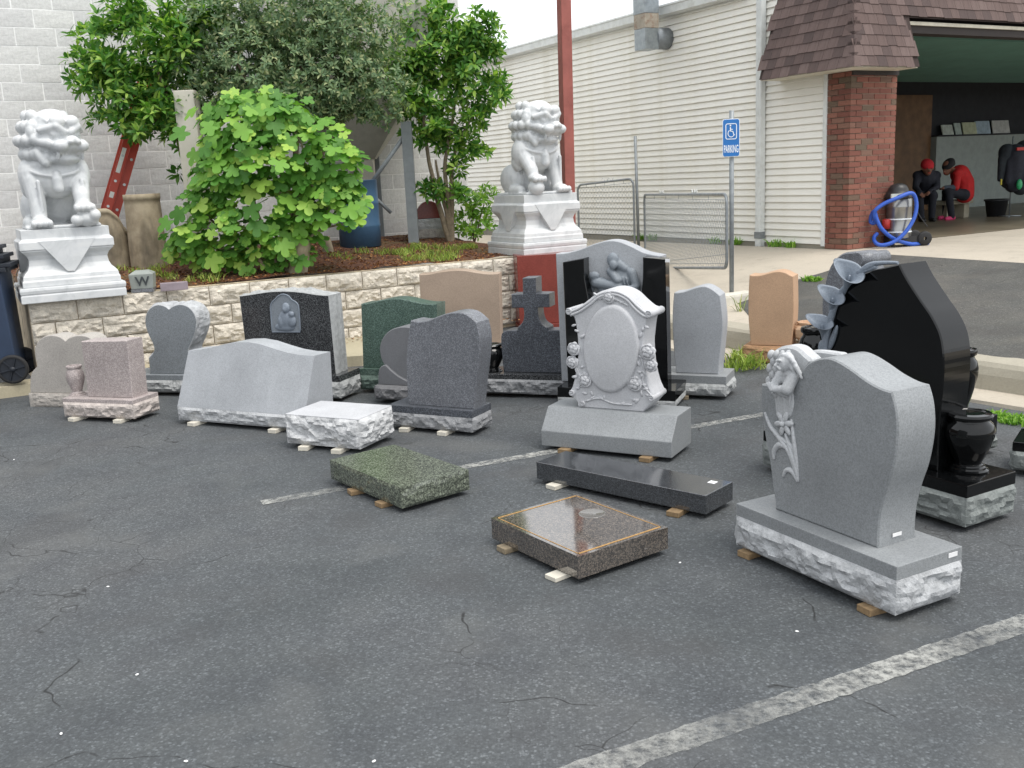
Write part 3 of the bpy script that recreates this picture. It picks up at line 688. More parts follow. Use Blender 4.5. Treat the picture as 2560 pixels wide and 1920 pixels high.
# ---- base corner at the right edge of the lot
PL = gz('z6', (1183, 1283)); f = stone('monument_base', PL, PL + D2(-35) * .9, .32, 'rough stone base with black top by the driveway weeds'); f.root['category'] = 'stone base'
hb = f.at('z6', (1183, 1130), -.16).y; base(f, hb, .05, 'rk_steel', 'gr_black', 181)
shim(f.world(-.3, -.2, 0), f.yaw + 1.2, .14, .06, .028, 'wood_shim', 'wooden shim beside the rough base with black top')
# ---- flat markers
def marker(name, zone, bl, fr, br, d, htop, m, label, rock=None, seed=0):
    f = Frame(gz(zone, bl), gz(zone, fr), d); f.root = empty(name, f.o, f.yaw, label, 'grave marker'); f.z0 = .028
    return f
f = marker('flat_marker', 'z8', (95, 228), (445, 377), 0, .44, 0, 0, 'flat green speckled granite slab with rough sides')
h = f.at('z8', (445, 277), -.22).y
mb = MB(); rock_box(mb, f.w, f.d, f.z0, h - .002, .009, 191, 0, 1); mb.build('slab', ['gr_greenslab', 'gr_greenslab'], f.root, recalc=False); shims(f, [-.1, .2], 'wooden shim under the green slab', 'wood_shim', .03)
f = marker('flat_marker', 'z8', (890, 522), (1318, 725), 0, .52, 0, 0, 'flat polished brown granite slab with round vase hole'); F_BRN = f
h = f.at('z8', (1315, 616), -.26).y
w2, d2 = f.w / 2, f.d / 2; hc = f.xy('z8', (1383, 402), h); hr = .062
mb = MB(); mb.box(-w2, w2, -d2, d2, f.z0, h - .0001)
mb.f.pop(1); mb.mi.pop(1); mb.sm.pop(1)
n = 32; ring = [(hc.x + hr * cos(2 * pi * i / n), hc.y + hr * sin(2 * pi * i / n)) for i in range(n)]
def edge_pt(a):
    dx, dy = cos(a), sin(a); t = min(((w2 if dx > 0 else -w2) - hc.x) / dx if abs(dx) > 1e-9 else 9, ((d2 if dy > 0 else -d2) - hc.y) / dy if abs(dy) > 1e-9 else 9); return (hc.x + dx * t, hc.y + dy * t)
angs = sorted([2 * pi * i / n for i in range(n)] + [atan2(y - hc.y, x - hc.x) % (2 * pi) for x in (-w2, w2) for y in (-d2, d2)])
vs = []
for a in angs: vs += [(hc.x + hr * cos(a), hc.y + hr * sin(a), h - .0001), edge_pt(a) + (h - .0001,), (hc.x + hr * .96 * cos(a), hc.y + hr * .96 * sin(a), h - .05)]
m_ = len(angs); mb.add(vs, [(3 * i, 3 * i + 1, 3 * ((i + 1) % m_) + 1, 3 * ((i + 1) % m_)) for i in range(m_)] + [(3 * i, 3 * ((i + 1) % m_), 3 * ((i + 1) % m_) + 2, 3 * i + 2) for i in range(m_)] + [tuple(3 * i + 2 for i in range(m_))])
mb.build('slab', 'gr_brownslab', f.root)
mb = MB(); mb.lathe([(0, h - .003), (hr * .9, h - .003), (hr * .93, h + .001), (hr * 1.04, h + .001), (hr * 1.05, h)], 32, cen=(hc.x, hc.y, 0)); mb.build('vase_cover', 'gr_cover', f.root)
plain('gold_line', srgb('#a8824a'), .5, var=.3, scale=60)
mb = MB(); e = .02; g = .004
for x0, x1, y0, y1 in ((-w2 + e, w2 - e, -d2 + e, -d2 + e + g), (-w2 + e, w2 - e, d2 - e - g, d2 - e), (-w2 + e, -w2 + e + g * 2, -d2 + e, d2 - e), (w2 - e - g * 2.4, w2 - e, -d2 + e, d2 - e)):
    mb.box(x0, x1, y0, y1, h, h + .0015)
mb.build('border_line', 'gold_line', f.root)
shims(f, [.2], 'white shim under the brown slab corner', 'white_shim', .07, .02); shims(f, [-.2], 'wooden shim under the brown slab', 'wood_grey', .03)
f = marker('flat_marker', 'z8', (1110, 228), (1945, 407), 0, .27, 0, 0, 'long polished charcoal granite slab lying flat')
h = f.at('z8', (1947, 316), -.135).y
mb = MB(); mb.box(-f.w / 2, f.w / 2, -f.d / 2, f.d / 2, f.z0, h); mb.build('slab', 'gr_blackslab', f.root, bevel=.004)
mb = MB(); mb.box(f.w / 2 - .1, f.w / 2 - .06, .05, .09, h + .0005, h + .002); mb.build('price_tag', 'sticker', f.root)
shims(f, [-.4], 'white shim under the long charcoal slab', 'white_shim', .05, .024); shims(f, [.38], 'wooden shim under the long charcoal slab', 'wood_shim', .06)
# ------------------------------------------------------------------ wall and building materials
rockmat('wall_stone', srgb('#cfc7b9'), 1.3, srgb('#8f8b84')); plain('wall_mortar', srgb('#cdbda2'), .9, bump=.3, dirt=(srgb('#5b3a22'), 5, .8))
t = NT('painted_block'); v = t.coord(); oi = t.n('ShaderNodeObjectInfo'); n = t.noise(v, 26, 5, .7)
a = t.ramp(n, [(.3, srgb('#c6c6c4')), (.6, srgb('#d9d9d7'))]); a = t.mix(1.0, a, t.ramp(oi.outputs['Random'], [(0, (.92, .92, .93)), (1, (1.04, 1.04, 1.03))]), 'MULTIPLY')
t.col(a); t.rough(.75); t.bump(n, .45, .012)
plain('block_joint', srgb('#f0f0ee'), .8, var=.08, bump=.2)
plain('siding', srgb('#ebe9e1'), .5, var=.04, scale=3, rnd=.02, dirt=(srgb('#c9c2a8'), 1.2, .4)); plain('siding_core', srgb('#8f8a78'), .9)
plain('white_metal', srgb('#d9dcda'), .4, var=.08, dirt=(srgb('#a9a79b'), 6, .4)); plain('galvanised', srgb('#9aa1a5'), .38, .75, var=.2, scale=12); plain('galv_dull', srgb('#8c9194'), .55, .5, var=.2, scale=14)
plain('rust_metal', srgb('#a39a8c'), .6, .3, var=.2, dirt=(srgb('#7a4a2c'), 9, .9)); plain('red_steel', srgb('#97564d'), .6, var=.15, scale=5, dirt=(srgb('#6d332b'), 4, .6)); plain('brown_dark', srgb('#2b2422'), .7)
t = NT('brick'); v = t.coord(); oi = t.n('ShaderNodeObjectInfo'); n = t.noise(v, 60, 4, .7)
a = t.ramp(oi.outputs['Random'], [(0, srgb('#71463c')), (.35, srgb('#805043')), (.7, srgb('#8b5b4c')), (.86, srgb('#7f5d4f')), (.93, srgb('#665849')), (1, srgb('#745246'))])
t.col(t.mix(1.0, a, t.ramp(n, [(.3, (.78, .78, .78)), (.7, (1.12, 1.12, 1.12))]), 'MULTIPLY')); t.rough(.85); t.bump(n, .4, .005)
plain('brick_mortar', srgb('#9a8878'), .95, bump=.3)
t = NT('shingle'); v = t.coord(); oi = t.n('ShaderNodeObjectInfo'); n = t.noise(v, 140, 3, .8); s2 = t.noise(t.scale(v, (30, 30, 2)), 1.5, 4)
a = t.ramp(oi.outputs['Random'], [(0, srgb('#4f4341')), (.5, srgb('#61514d')), (1, srgb('#6e5e5a'))])
a = t.mix(1.0, a, t.ramp(n, [(.3, (.72, .72, .72)), (.7, (1.2, 1.2, 1.2))]), 'MULTIPLY'); a = t.mix(t.maprange(s2, .55, .7, 0, .35), a, srgb('#3f3230'))
t.col(a); t.rough(.95); t.bump(n, .4, .004)
plain('roof_core', srgb('#3a2f2c'), .95); plain('soffit', srgb('#cfcaba'), .7)
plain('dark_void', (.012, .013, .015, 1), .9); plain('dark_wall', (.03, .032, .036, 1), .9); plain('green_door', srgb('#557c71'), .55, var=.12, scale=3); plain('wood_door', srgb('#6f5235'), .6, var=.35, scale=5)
plain('grey_block', srgb('#929a95'), .7, var=.1, bump=.15); plain('floor_wet', srgb('#7a705f'), .35, var=.3, scale=1.5)
def frame_mat(o, xd, yd=None):
    xd = xd.normalized(); yd = yd or Vector((-xd.y, xd.x, 0)); m = Matrix((xd, yd, UP)).transposed().to_4x4(); m.translation = o; return m
# ------------------------------------------------------------------ retaining wall of split-face blocks
BL, BH, NC = .4, .192, 4
rw = empty('retaining_wall', on_wall(0), atan2(WX.y, WX.x), 'low cream split stone block wall holding up the planting bed', 'wall')
mb = MB(); ztop = .8
mb.box(0.0, WL, .02, .2, 0, ztop - .004); mb.box(0.0, .2, .2, 3.5, 0, ztop + .03); mb.build('mortar_core', 'wall_mortar', rw)
def rockblock(l, h, amp, seed, res, m, thick=.1):
    mb = MB(); rock_grid(mb, Vector((-l / 2, 0, -h / 2)), Vector((1, 0, 0)), UP, Vector((0, -1, 0)), l, h, amp, seed, 0, res, .2)
    x = l / 2; z = h / 2
    mb.add([(-x, 0, -z), (x, 0, -z), (x, 0, z), (-x, 0, z), (-x, thick, -z), (x, thick, -z), (x, thick, z), (-x, thick, z)], [(0, 4, 5, 1), (3, 2, 6, 7), (0, 3, 7, 4), (1, 5, 6, 2)])
    me = mb.mesh('block'); me.materials.append(MATS[m]); return me
var = {}
def blk(l, h, amp, res, m, k):
    key = (round(l, 3), m, k)
    if key not in var: var[key] = rockblock(l, h, amp, k * 7.3 + l * 9, res, m)
    return var[key]
for r in range(NC):
    z = ztop - BH * (r + .5); s = -(.2 if r % 2 else 0)
    while s < WL - .05:
        a = max(s, 0); b = min(s + BL, WL)
        if b - a > .06: link('block', blk(b - a - .008, BH - .008, .028, .02, 'wall_stone', random.randrange(7)), rw, ((a + b) / 2, random.uniform(-.004, .004), z))
        s += BL
# ------------------------------------------------------------------ white painted block building on the left
BW0 = V(30, 300, 11.8); BW0.z = 0
def on_plane(x, y, p, n): return plane_hit(x, y, p, n)
e0 = on_plane(-90, 300, BW0, WD); e1 = on_plane(1146, 20, BW0, WD); e0.z = e1.z = 0; LW = (e1 - e0).length
bb = empty('block_building', e0, atan2(RD.y, RD.x), 'white painted split face block building behind the trees', 'building')
mb = MB(); mb.box(-3, LW, .0, 5, 0, 5.6); core = mb.build('wall', 'block_joint', bb)
l_, h_ = .432, .203; r = 0; z = .78; cnt = 0
z0b = BED - .02
while z0b + h_ * (r + .5) < 4.75:
    z = z0b + h_ * (r + .5); s = -(l_ / 2 if r % 2 else 0)
    while s < LW - .03:
        a = max(s, 0.0); b = min(s + l_, LW)
        if b - a > .08: link('block', blk(b - a - .014, h_ - .012, .0025, .05, 'painted_block', random.randrange(5)), core, ((a + b) / 2, -.003 + random.uniform(-.002, .002), z)); cnt += 1
        s += l_
    r += 1
# ------------------------------------------------------------------ siding building with garage
sb = empty('siding_building', CORN, atan2(RD.y, RD.x), 'cream siding building with brick corner, shingled mansard eave and open garage', 'building')
def sbl(p):                                                    # world -> building coordinates: x along garage front, y back along the siding
    q = p - CORN; return Vector((q.dot(RD), q.dot(WD), p.z))
def bpx(x, y, pl='side', off=0.0):
    """pixel -> building coordinates on the side wall (x = off) or on a plane parallel to the garage front (y = off)"""
    if pl == 'side': return sbl(plane_hit(x, y, CORN + RD * off, RD))
    return sbl(plane_hit(x, y, CORN + WD * off, WD))
sL = bpx(2063, 560).y                                          # where the siding meets the brick
zA = bpx(*N('s1', (2095, 1632))).z; zB = bpx(*N('s1', (2095, 32))).z; EXP = (zB - zA) / 20
zbot = bpx(1895, 604).z; ztopw = bpx(*N('s1', (20, 450))).z
LEN = 15.0
mb = MB(); mb.box(.03, .2, sL + .05, LEN, FLOOR - .6, ztopw + .1); side = mb.build('side_wall', 'siding_core', sb)
mb = MB(); mb.box(.012, .1, sL, LEN, FLOOR - .3, zbot + .005); mb.build('foundation', 'curb_grey', sb)
me = None; nb = int((ztopw - zbot) / EXP) + 1
mb = MB(); L_ = LEN - sL - .06; prof = [(.026, 0), (-.002, 0.0), (-.004, .004), (.018, EXP * .95), (.028, EXP + .012)]
vs = [(x, 0, z) for x, z in prof] + [(x, L_, z) for x, z in prof]
mb.add(vs, [(i, i + 1, i + 6, i + 5) for i in range(4)] + [(0, 5, 9, 4)]); bm_ = mb.mesh('siding_board', ['siding'])
for i in range(nb): link('siding_board', bm_, side, (random.uniform(-.0015, .0015), sL + .06, zbot + i * EXP))
mb = MB(); mb.box(-.012, .03, sL, sL + .06, zbot - .02, ztopw); mb.build('corner_trim', 'white_metal', sb)
d0 = bpx(1907, 500).y; zt = 4.6
mb = MB(); mb.box(-.09, -.012, d0 - .05, d0 + .05, zbot - .07, zt); 
for j in range(3): mb.box(-.094, -.09, d0 - .035 + j * .03, d0 - .025 + j * .03, zbot + .1, zt)
mb.build('downspout', 'white_metal', sb); mb = MB(); mb.box(-.1, -.008, d0 - .058, d0 + .058, zbot + .05, zbot + .14); mb.build('downspout_collar', 'galv_dull', sb)
mb = MB(); g = [(-.01, ztopw - .02), (-.13, ztopw), (-.14, ztopw + .1), (-.155, ztopw + .11), (-.15, ztopw + .135), (-.1, ztopw + .14), (-.09, ztopw + .05), (-.01, ztopw + .05)]
vs = [(x, d0 + .3, z) for x, z in g] + [(x, LEN + .2, z) for x, z in g]; n = len(g); mb.add(vs, [(i, (i + 1) % n, (i + 1) % n + n, i + n) for i in range(n)] + [tuple(range(n)), tuple(range(2 * n - 1, n - 1, -1))]); mb.build('gutter', 'white_metal', sb)
mb = MB(); mb.add([(-.02, d0 + .2, ztopw + .1), (7.5, d0 + .2, ztopw + .8), (7.5, LEN + .2, ztopw + .8), (-.02, LEN + .2, ztopw + .1)], [(0, 1, 2, 3)]); mb.build('roof_sheet', 'galv_dull', sb)
# brick pillar
zs = bpx(*N('r6', (700, 452)), 'side').z; pr = bpx(2236, 400, 'front').x; CH = .0667; PT = .32
mb = MB(); mb.box(.008, pr - .008, .008, PT, FLOOR - .25, zs); mb.box(.008, .2, .008, sL, FLOOR - .25, zs); pil = mb.build('brick_pillar', 'brick_mortar', sb)
def bmesh_box(l, w, h, m):
    key = ('b', round(l, 3), round(w, 3), m)
    if key not in var:
        mb = MB(); mb.box(-l / 2, l / 2, -w / 2, w / 2, -h / 2, h / 2); me = mb.mesh('brick', [m]); var[key] = me
    return var[key]
nc = int((zs - FLOOR + .2) / CH)
for i in range(nc):
    z = FLOOR - .2 + CH * (i + .5); bl, bw = .194, .09
    spans = [(0, bl), ] if i % 2 == 0 else [(0, bw)]
    s = spans[0][1] + .01
    link('brick', bmesh_box(spans[0][1], bw if i % 2 == 0 else bl, .057, 'brick'), pil, (spans[0][1] / 2, (bw if i % 2 == 0 else bl) / 2, z))
    while s < pr - .02:
        e = min(s + bl, pr); e = pr if pr - e < .05 else e
        link('brick', bmesh_box(e - s, bw, .057, 'brick'), pil, ((s + e) / 2, bw / 2 + random.uniform(-.002, .002), z)); s = e + .01
    s = (bw if i % 2 == 0 else bl) + .01
    while s < sL - .02:
        e = min(s + bl, sL - .001)
        link('brick', bmesh_box(bw, e - s, .057, 'brick'), pil, (bw / 2 + random.uniform(-.002, .002), (s + e) / 2, z)); s = e + .01
    s = bw + .01                                               # reveal inside the opening
    while s < PT - .02:
        e = min(s + bl, PT); link('brick', bmesh_box(.02, e - s, .057, 'brick'), pil, (pr - .008, (s + e) / 2, z)); s = e + .01
# mansard eave with shingles
OV = .36; zc = sbl(plane_hit(*N('r6', (700, 424)), CORN - RD * OV - WD * OV, WD)).z
sE = bpx(1898, 192, 'side', -OV).y; sR = bpx(2300, 157, 'front', -OV).x
RH, INS = 2.0, .62
sl = hypot(RH, INS); ex = .128; rows = 13; tw = .155
roof = empty('mansard_roof', (0, 0, 0)); roof.parent = sb
zh = bpx(*N('r6', (1104, 96)), 'front', -OV).z                    # higher eave over the garage door
mb = MB(); iz = RH; q = INS
mb.add([(-OV, -OV, zc), (-OV, sE, zc), (-OV + q, sE, zc + iz), (-OV + q, -OV + q, zc + iz)], [(0, 1, 2, 3)])
mb.add([(-OV, -OV, zc), (sR, -OV, zc), (sR, -OV + q, zc + iz), (-OV + q, -OV + q, zc + iz)], [(3, 2, 1, 0)])
k_ = (zh - zc) / RH * INS
mb.add([(sR, -OV + k_, zh), (17, -OV + k_, zh), (17, -OV + q, zc + iz), (sR, -OV + q, zc + iz)], [(3, 2, 1, 0)])
mb.add([(sR, -OV, zc), (sR, .0, zc), (sR, 0, zc + iz), (sR, -OV + q, zc + iz)], [(0, 1, 2, 3)])
mb.build('roof_deck', 'roof_core', roof)
mb = MB(); mb.box(-OV + .02, .03, -OV + .02, sE, zc - .012, zc + .004); mb.box(.031, sR - .01, -OV + .02, .02, zc - .012, zc + .004); mb.build('soffit', 'soffit', sb)
mb = MB(); mb.box(.0, pr, -.03, -.002, zs - .06, zs + .02); mb.build('lintel_board', 'brown_dark', sb)  # dark brown board across the top of the brick pillar
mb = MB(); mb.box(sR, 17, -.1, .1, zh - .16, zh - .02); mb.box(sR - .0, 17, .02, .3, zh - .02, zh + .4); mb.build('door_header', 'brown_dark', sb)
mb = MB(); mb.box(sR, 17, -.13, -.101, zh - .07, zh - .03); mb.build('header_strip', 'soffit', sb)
def shingle_me(k):
    w = tw - .003; mb = MB(); jl = [0, .006, -.006, .003][k]
    mb.box(-w / 2, w / 2, -.0075, 0.0, -.008 + jl, ex + .07); return mb.mesh('shingle', ['shingle'])
SM = [shingle_me(k) for k in range(4)]
tilt = atan2(INS, RH); 
for rI in range(rows):
    d = rI * ex; z = zc + d * RH / sl; ins = d * INS / sl
    s = -OV + ins + (tw / 2 if rI % 2 else tw) ; 
    while s < sE - .02:                                        # left slope
        o = link('shingle', SM[random.randrange(4)], roof, (-OV + ins - .017, s, z)); o.rotation_euler = Matrix.Rotation(-pi / 2, 3, 'Z').to_euler(); o.rotation_euler = (Matrix.Rotation(tilt + .065, 3, 'Y') @ Matrix.Rotation(-pi / 2, 3, 'Z')).to_euler(); s += tw
    s = -OV + ins + (tw / 2 if rI % 2 else tw)
    lim = 5.2 if z > zh - .02 else sR - tw * .4
    while s < lim:
        o = link('shingle', SM[random.randrange(4)], roof, (s, -OV + ins - .017, z)); o.rotation_euler = (Matrix.Rotation(-tilt - .065, 3, 'X')).to_euler(); s += tw
    mb = MB()                                                   # hip cap
    for q_ in (0, 1):
        pass
    ww = .13; x0 = -OV + ins - .03
    a = Vector((x0, x0, z - .01)); up = Vector((INS / sl, INS / sl, RH / sl)) * (ex + .04)
    l1 = Vector((0, ww, 0)) + Vector((.006, 0, .0)); l2 = Vector((ww, 0, 0)) + Vector((0, .006, 0))
    mb.add([a, a + l1, a + l1 + up, a + up, a + l2, a + l2 + up], [(0, 1, 2, 3), (0, 3, 5, 4)]); mb.build('hip_cap', 'shingle', roof)
# garage interior
gx1, gd = 17.0, 5.2
mb = MB(); mb.add([(pr - .3, .3, FLOOR + .004), (gx1, .3, FLOOR + .004), (gx1, gd, FLOOR + .004), (pr - .3, gd, FLOOR + .004)], [(0, 1, 2, 3)]); mb.build('garage_floor', 'floor_wet', sb)
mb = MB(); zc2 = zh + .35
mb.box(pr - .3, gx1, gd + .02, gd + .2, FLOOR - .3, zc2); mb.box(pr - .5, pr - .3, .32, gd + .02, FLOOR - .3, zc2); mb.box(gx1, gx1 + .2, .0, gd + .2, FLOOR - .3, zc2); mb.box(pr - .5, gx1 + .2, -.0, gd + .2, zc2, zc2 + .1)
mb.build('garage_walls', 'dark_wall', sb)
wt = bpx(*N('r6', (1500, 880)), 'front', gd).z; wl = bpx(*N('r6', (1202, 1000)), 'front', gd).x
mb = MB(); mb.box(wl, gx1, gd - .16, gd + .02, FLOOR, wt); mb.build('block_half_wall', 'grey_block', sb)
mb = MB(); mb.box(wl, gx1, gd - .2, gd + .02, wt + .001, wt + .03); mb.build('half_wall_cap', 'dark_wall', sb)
dt = bpx(*N('r6', (1100, 615)), 'front', gd - .05).z
wd = MB(); x0, x1 = pr - .29, wl - .01; wd.box(x0, x1, gd - .03, gd + .02, FLOOR, dt); od = wd.build('wooden_door', 'wood_door', sb)
mb = MB()
for a_, b_ in ((.05, .45), (.5, .95)):
    for q0, q1 in ((.06, .4), (.48, .92)):
        X0, X1 = x0 + (x1 - x0) * a_, x0 + (x1 - x0) * b_; Z0, Z1 = FLOOR + (dt - FLOOR) * q0, FLOOR + (dt - FLOOR) * q1
        mb.box(X0, X1, gd - .045, gd - .031, Z0, Z1)
mb.build('door_panel', 'wood_door', od)
zf = bpx(2400, 206, 'front', 3.0).z
mb = MB(); n = 5
for i in range(n):
    y0, y1 = .35 + (3.0 - .35) * i / n, .35 + (3.0 - .35) * (i + 1) / n - .012; za, zb_ = zh - .14 + (zf - zh + .14) * i / n, zh - .14 + (zf - zh + .14) * (i + 1) / n
    mb.add([(pr - .28, y0, za), (gx1, y0, za), (gx1, y1, zb_), (pr - .28, y1, zb_), (pr - .28, y0, za + .04), (gx1, y0, za + .04), (gx1, y1, zb_ + .04), (pr - .28, y1, zb_ + .04)], [(0, 3, 2, 1), (4, 5, 6, 7), (0, 1, 5, 4), (1, 2, 6, 5), (2, 3, 7, 6), (3, 0, 4, 7)])
mb.build('overhead_door', 'green_door', sb)
# sample tiles on the ledge
COLS = ['#b9c2b8', '#aab8b0', '#b5bb9c', '#9fb2bd', '#b7b9b4']
for i, (a_, b_, t0, t1) in enumerate([(1275, 1345, 815, 880), (1357, 1397, 800, 875), (1410, 1500, 790, 867), (1497, 1585, 777, 860), (1602, 1710, 767, 850)]):
    plain('sample%d' % i, srgb(COLS[i]), .6, var=.25, scale=9)
    p = bpx(*N('r6', ((a_ + b_) / 2, t1)), 'front', gd - .1); q = bpx(*N('r6', ((a_ + b_) / 2, t0)), 'front', gd - .06); w = abs(bpx(*N('r6', (b_, t1)), 'front', gd - .1).x - bpx(*N('r6', (a_, t1)), 'front', gd - .1).x)
    mb = MB(); h = q.z - p.z; mb.add([(-w / 2, 0, 0), (w / 2, 0, 0), (w / 2, .06, h), (-w / 2, .06, h), (-w / 2, .02, 0), (w / 2, .02, 0), (w / 2, .08, h), (-w / 2, .08, h)], [(0, 1, 2, 3), (7, 6, 5, 4), (0, 4, 5, 1), (3, 2, 6, 7), (1, 5, 6, 2), (0, 3, 7, 4)])
    P = CORN + RD * p.x + WD * (gd - .16) + UP * (wt + .031)
    mb.build('sample_panel', 'sample%d' % i, None, loc=P, rotz=sb.rotation_euler.z, label=['small pale sample panel leaning next to the dark corner', 'narrow pale green sample panel on the ledge', 'wide yellowish sample panel on the ledge', 'bluish grey sample panel on the ledge', 'widest pale sample panel on the ledge'][i], cat='panel', group='sample panels leaning on the garage ledge')
# duct on the siding wall
du = empty('exhaust_duct', CORN, atan2(RD.y, RD.x), 'grey sheet metal exhaust duct hanging down the siding wall', 'duct')
dy = bpx(*N('r5', (1330, 330)), 'side', -.3).y
a0 = bpx(*N('r5', (1250, 415)), 'side', -.38); a1 = bpx(*N('r5', (1270, 235)), 'side', -.38); a2 = bpx(*N('r5', (1280, 110)), 'side', -.38); yy = a0.y; wdt = .13
for nm, z0_, z1_, m, e in (('lower_section', a0.z, a1.z - .004, 'galvanised', 0), ('joint_section', a1.z, a2.z, 'rust_metal', .004), ('upper_section', a2.z + .004, a2.z + 2.2, 'galvanised', .008)):
    mb = MB(); mb.box(-.5 - e, -.26 + e, yy - wdt - e, yy + wdt + e, z0_, z1_); mb.build(nm, m, du)
v1 = bpx(*N('r5', (1365, 320)), 'side', -.12)
mb = MB(); mb.tube([(-.27, v1.y, v1.z), (-.0, v1.y, v1.z)], .155, 24); mb.build('wall_vent', 'galv_dull', du)
# tall red steel post
pb, pt = V(1424, 660, 13.0), V(1400, -420, 13.0); pb.z = BED * .5
po = MB(); hw = .07; dx = (pt - pb)
vs = []
for P in (pb, pt):
    for a_, b_ in ((-1, -1), (1, -1), (1, 1), (-1, 1)): vs.append(P - pb + (Vector((.93, .37, 0)) * a_ + Vector((-.37, .93, 0)) * b_) * hw)
po.add(vs, [(0, 1, 5, 4), (1, 2, 6, 5), (2, 3, 7, 6), (3, 0, 4, 7), (4, 5, 6, 7), (3, 2, 1, 0)]); po.build('steel_post', 'red_steel', None, bevel=.008, loc=pb, label='tall rust red square steel post behind the lion', cat='post')

# unseen dark brick building, added to darken what the polished stones mirror
t = NT('far_brick'); v = t.coord(); bt_ = t.n('ShaderNodeTexBrick'); t.l(t.scale(v, (1, 1, 1)), bt_.inputs['Vector']); bt_.inputs['Scale'].default_value = 4; bt_.inputs['Color1'].default_value = srgb('#4d3029'); bt_.inputs['Color2'].default_value = srgb('#5a3a31'); bt_.inputs['Mortar'].default_value = srgb('#5f554d'); t.col(bt_.outputs[0]); t.rough(.9)
dark_bd = empty('added_dark_building', (-24, -22, 0), 0, 'added unseen dark brick building that darkens the stone reflections', 'building')
mb = MB(); mb.box(-9, 0, 0, 46, 0, 9.5); mb.build('wall', 'far_brick', dark_bd); mb = MB(); mb.box(-9.3, .3, -.3, 46.3, 9.501, 9.9); mb.build('roof', 'roof_core', dark_bd)
plain('window_glass', (.03, .035, .04, 1), .08)
for i in range(11):
    for z_ in (1.0, 4.2, 7.0): mb = MB(); mb.box(.001, .03, 1.6 + i * 4, 3.0 + i * 4, z_, z_ + 1.7); mb.build('window', 'window_glass', dark_bd)
# ------------------------------------------------------------------ parking sign, gates, posts
plain('sign_blue', srgb('#1f6fb8'), .4, var=.05); plain('sign_white', srgb('#e8eef2'), .4, var=.03)
sp = RP(1829, 752); top = V(1829, 276, sp.y)
sg = empty('parking_sign', sp, 0, 'blue accessible parking sign with wheelchair symbol on a grey post', 'sign')
mb = MB(); mb.tube([(0, 0, -.1), (0, 0, top.z - sp.z)], .024, 14); mb.build('post', 'galv_dull', sg)
a = V(1806, 298, sp.y - .04); b = V(1849, 391, sp.y - .04); w = b.x - a.x; h = a.z - b.z; cx = (a.x + b.x) / 2 - sp.x; cz = (a.z + b.z) / 2 - sp.z
def rrect(w, h, r, n=6):
    o = []
    for sx, sy, a0 in ((1, 1, 0), (-1, 1, 90), (-1, -1, 180), (1, -1, 270)):
        for i in range(n + 1): q = radians(a0 + 90 * i / n); o.append(Vector((sx * (w / 2 - r) + r * cos(q), sy * (h / 2 - r) + r * sin(q))))
    return o
def plate(o, y0, y1, name, m, parent, cx=0, cz=0):
    mb = MB(); prism(mb, [p + Vector((cx, cz)) for p in o], y0, y1, 0, 0, .0008); return mb.build(name, m, parent)
pl = plate(rrect(w, h, .025), -.044, -.04, 'plate_edge', 'sign_white', sg, cx, cz)
plate(rrect(w * .94, h * .97, .02), -.0462, -.0442, 'plate_face', 'sign_blue', sg, cx, cz)
pm = Vector((cx, cz + h * .17))
def ribbon(pts, wd, y, name, m, parent, closed=False):
    mb = MB(); n = len(pts); vs = []; 
    for i, p in enumerate(pts):
        q0 = pts[(i - 1) % n] if closed or i else p; q1 = pts[(i + 1) % n] if closed or i < n - 1 else p
        t = (Vector(q1) - Vector(q0)).normalized(); nn = Vector((-t.y, t.x)) * wd / 2
        for yy in (y, y + .0014):
            vs += [(p[0] + nn.x, yy, p[1] + nn.y), (p[0] - nn.x, yy, p[1] - nn.y)]
    fs = []
    for i in range(n if closed else n - 1):
        a = 4 * i; b = 4 * ((i + 1) % n); fs += [(a, a + 1, b + 1, b), (a + 2, b + 2, b + 3, a + 3), (a, b, b + 2, a + 2), (a + 1, a + 3, b + 3, b + 1)]
    mb.add(vs, fs); return mb.build(name, m, parent)
ribbon([p + pm for p in rrect(w * .62, h * .4, .018)], .008, -.0480, 'symbol_frame', 'sign_white', sg, True)
u = h * .36 / 10                                                  # wheelchair figure, drawn on a ten unit grid
def P2(x, y): return (pm.x + (x - 5) * u * .75, pm.y + (y - 5) * u)
sy = -.0484
ribbon([P2(4.2, 8.3), P2(4.4, 5.0)], .011, sy, 'symbol_body', 'sign_white', sg)
ribbon([P2(4.4, 6.6), P2(6.6, 6.4)], .007, sy - .0004, 'symbol_arm', 'sign_white', sg)
ribbon([P2(4.4, 5.2), P2(6.6, 5.0), P2(7.8, 2.2), P2(8.8, 2.5)], .009, sy - .0008, 'symbol_leg', 'sign_white', sg)
ribbon([P2(4.9 + 2.6 * 1.2 * cos(radians(q)), 3.5 + 2.6 * sin(radians(q))) for q in range(120, 345, 15)], .0075, sy - .0012, 'symbol_wheel', 'sign_white', sg)
mb = MB(); mb.lathe([(0, 0), (u * .62, 0), (u * .62, .0014), (0, .0014)], 14, mat=Matrix.Translation((P2(4.2, 9.2)[0], sy, P2(4.2, 9.2)[1])) @ Matrix.Rotation(pi / 2, 4, 'X')); mb.build('symbol_head', 'sign_white', sg)
tm = text_mesh('PARKING', 1.0, .0); xs = [v.co.x for v in tm.vertices]; wx = max(xs) - min(xs)
ob = link('lettering', setmat(tm, 'sign_white'), sg, (cx, -.0475, cz - h * .3)); kx = w * .84 / wx; ob.scale = (kx, kx * 2.9, 1); ob.rotation_euler = (pi / 2, 0, 0)
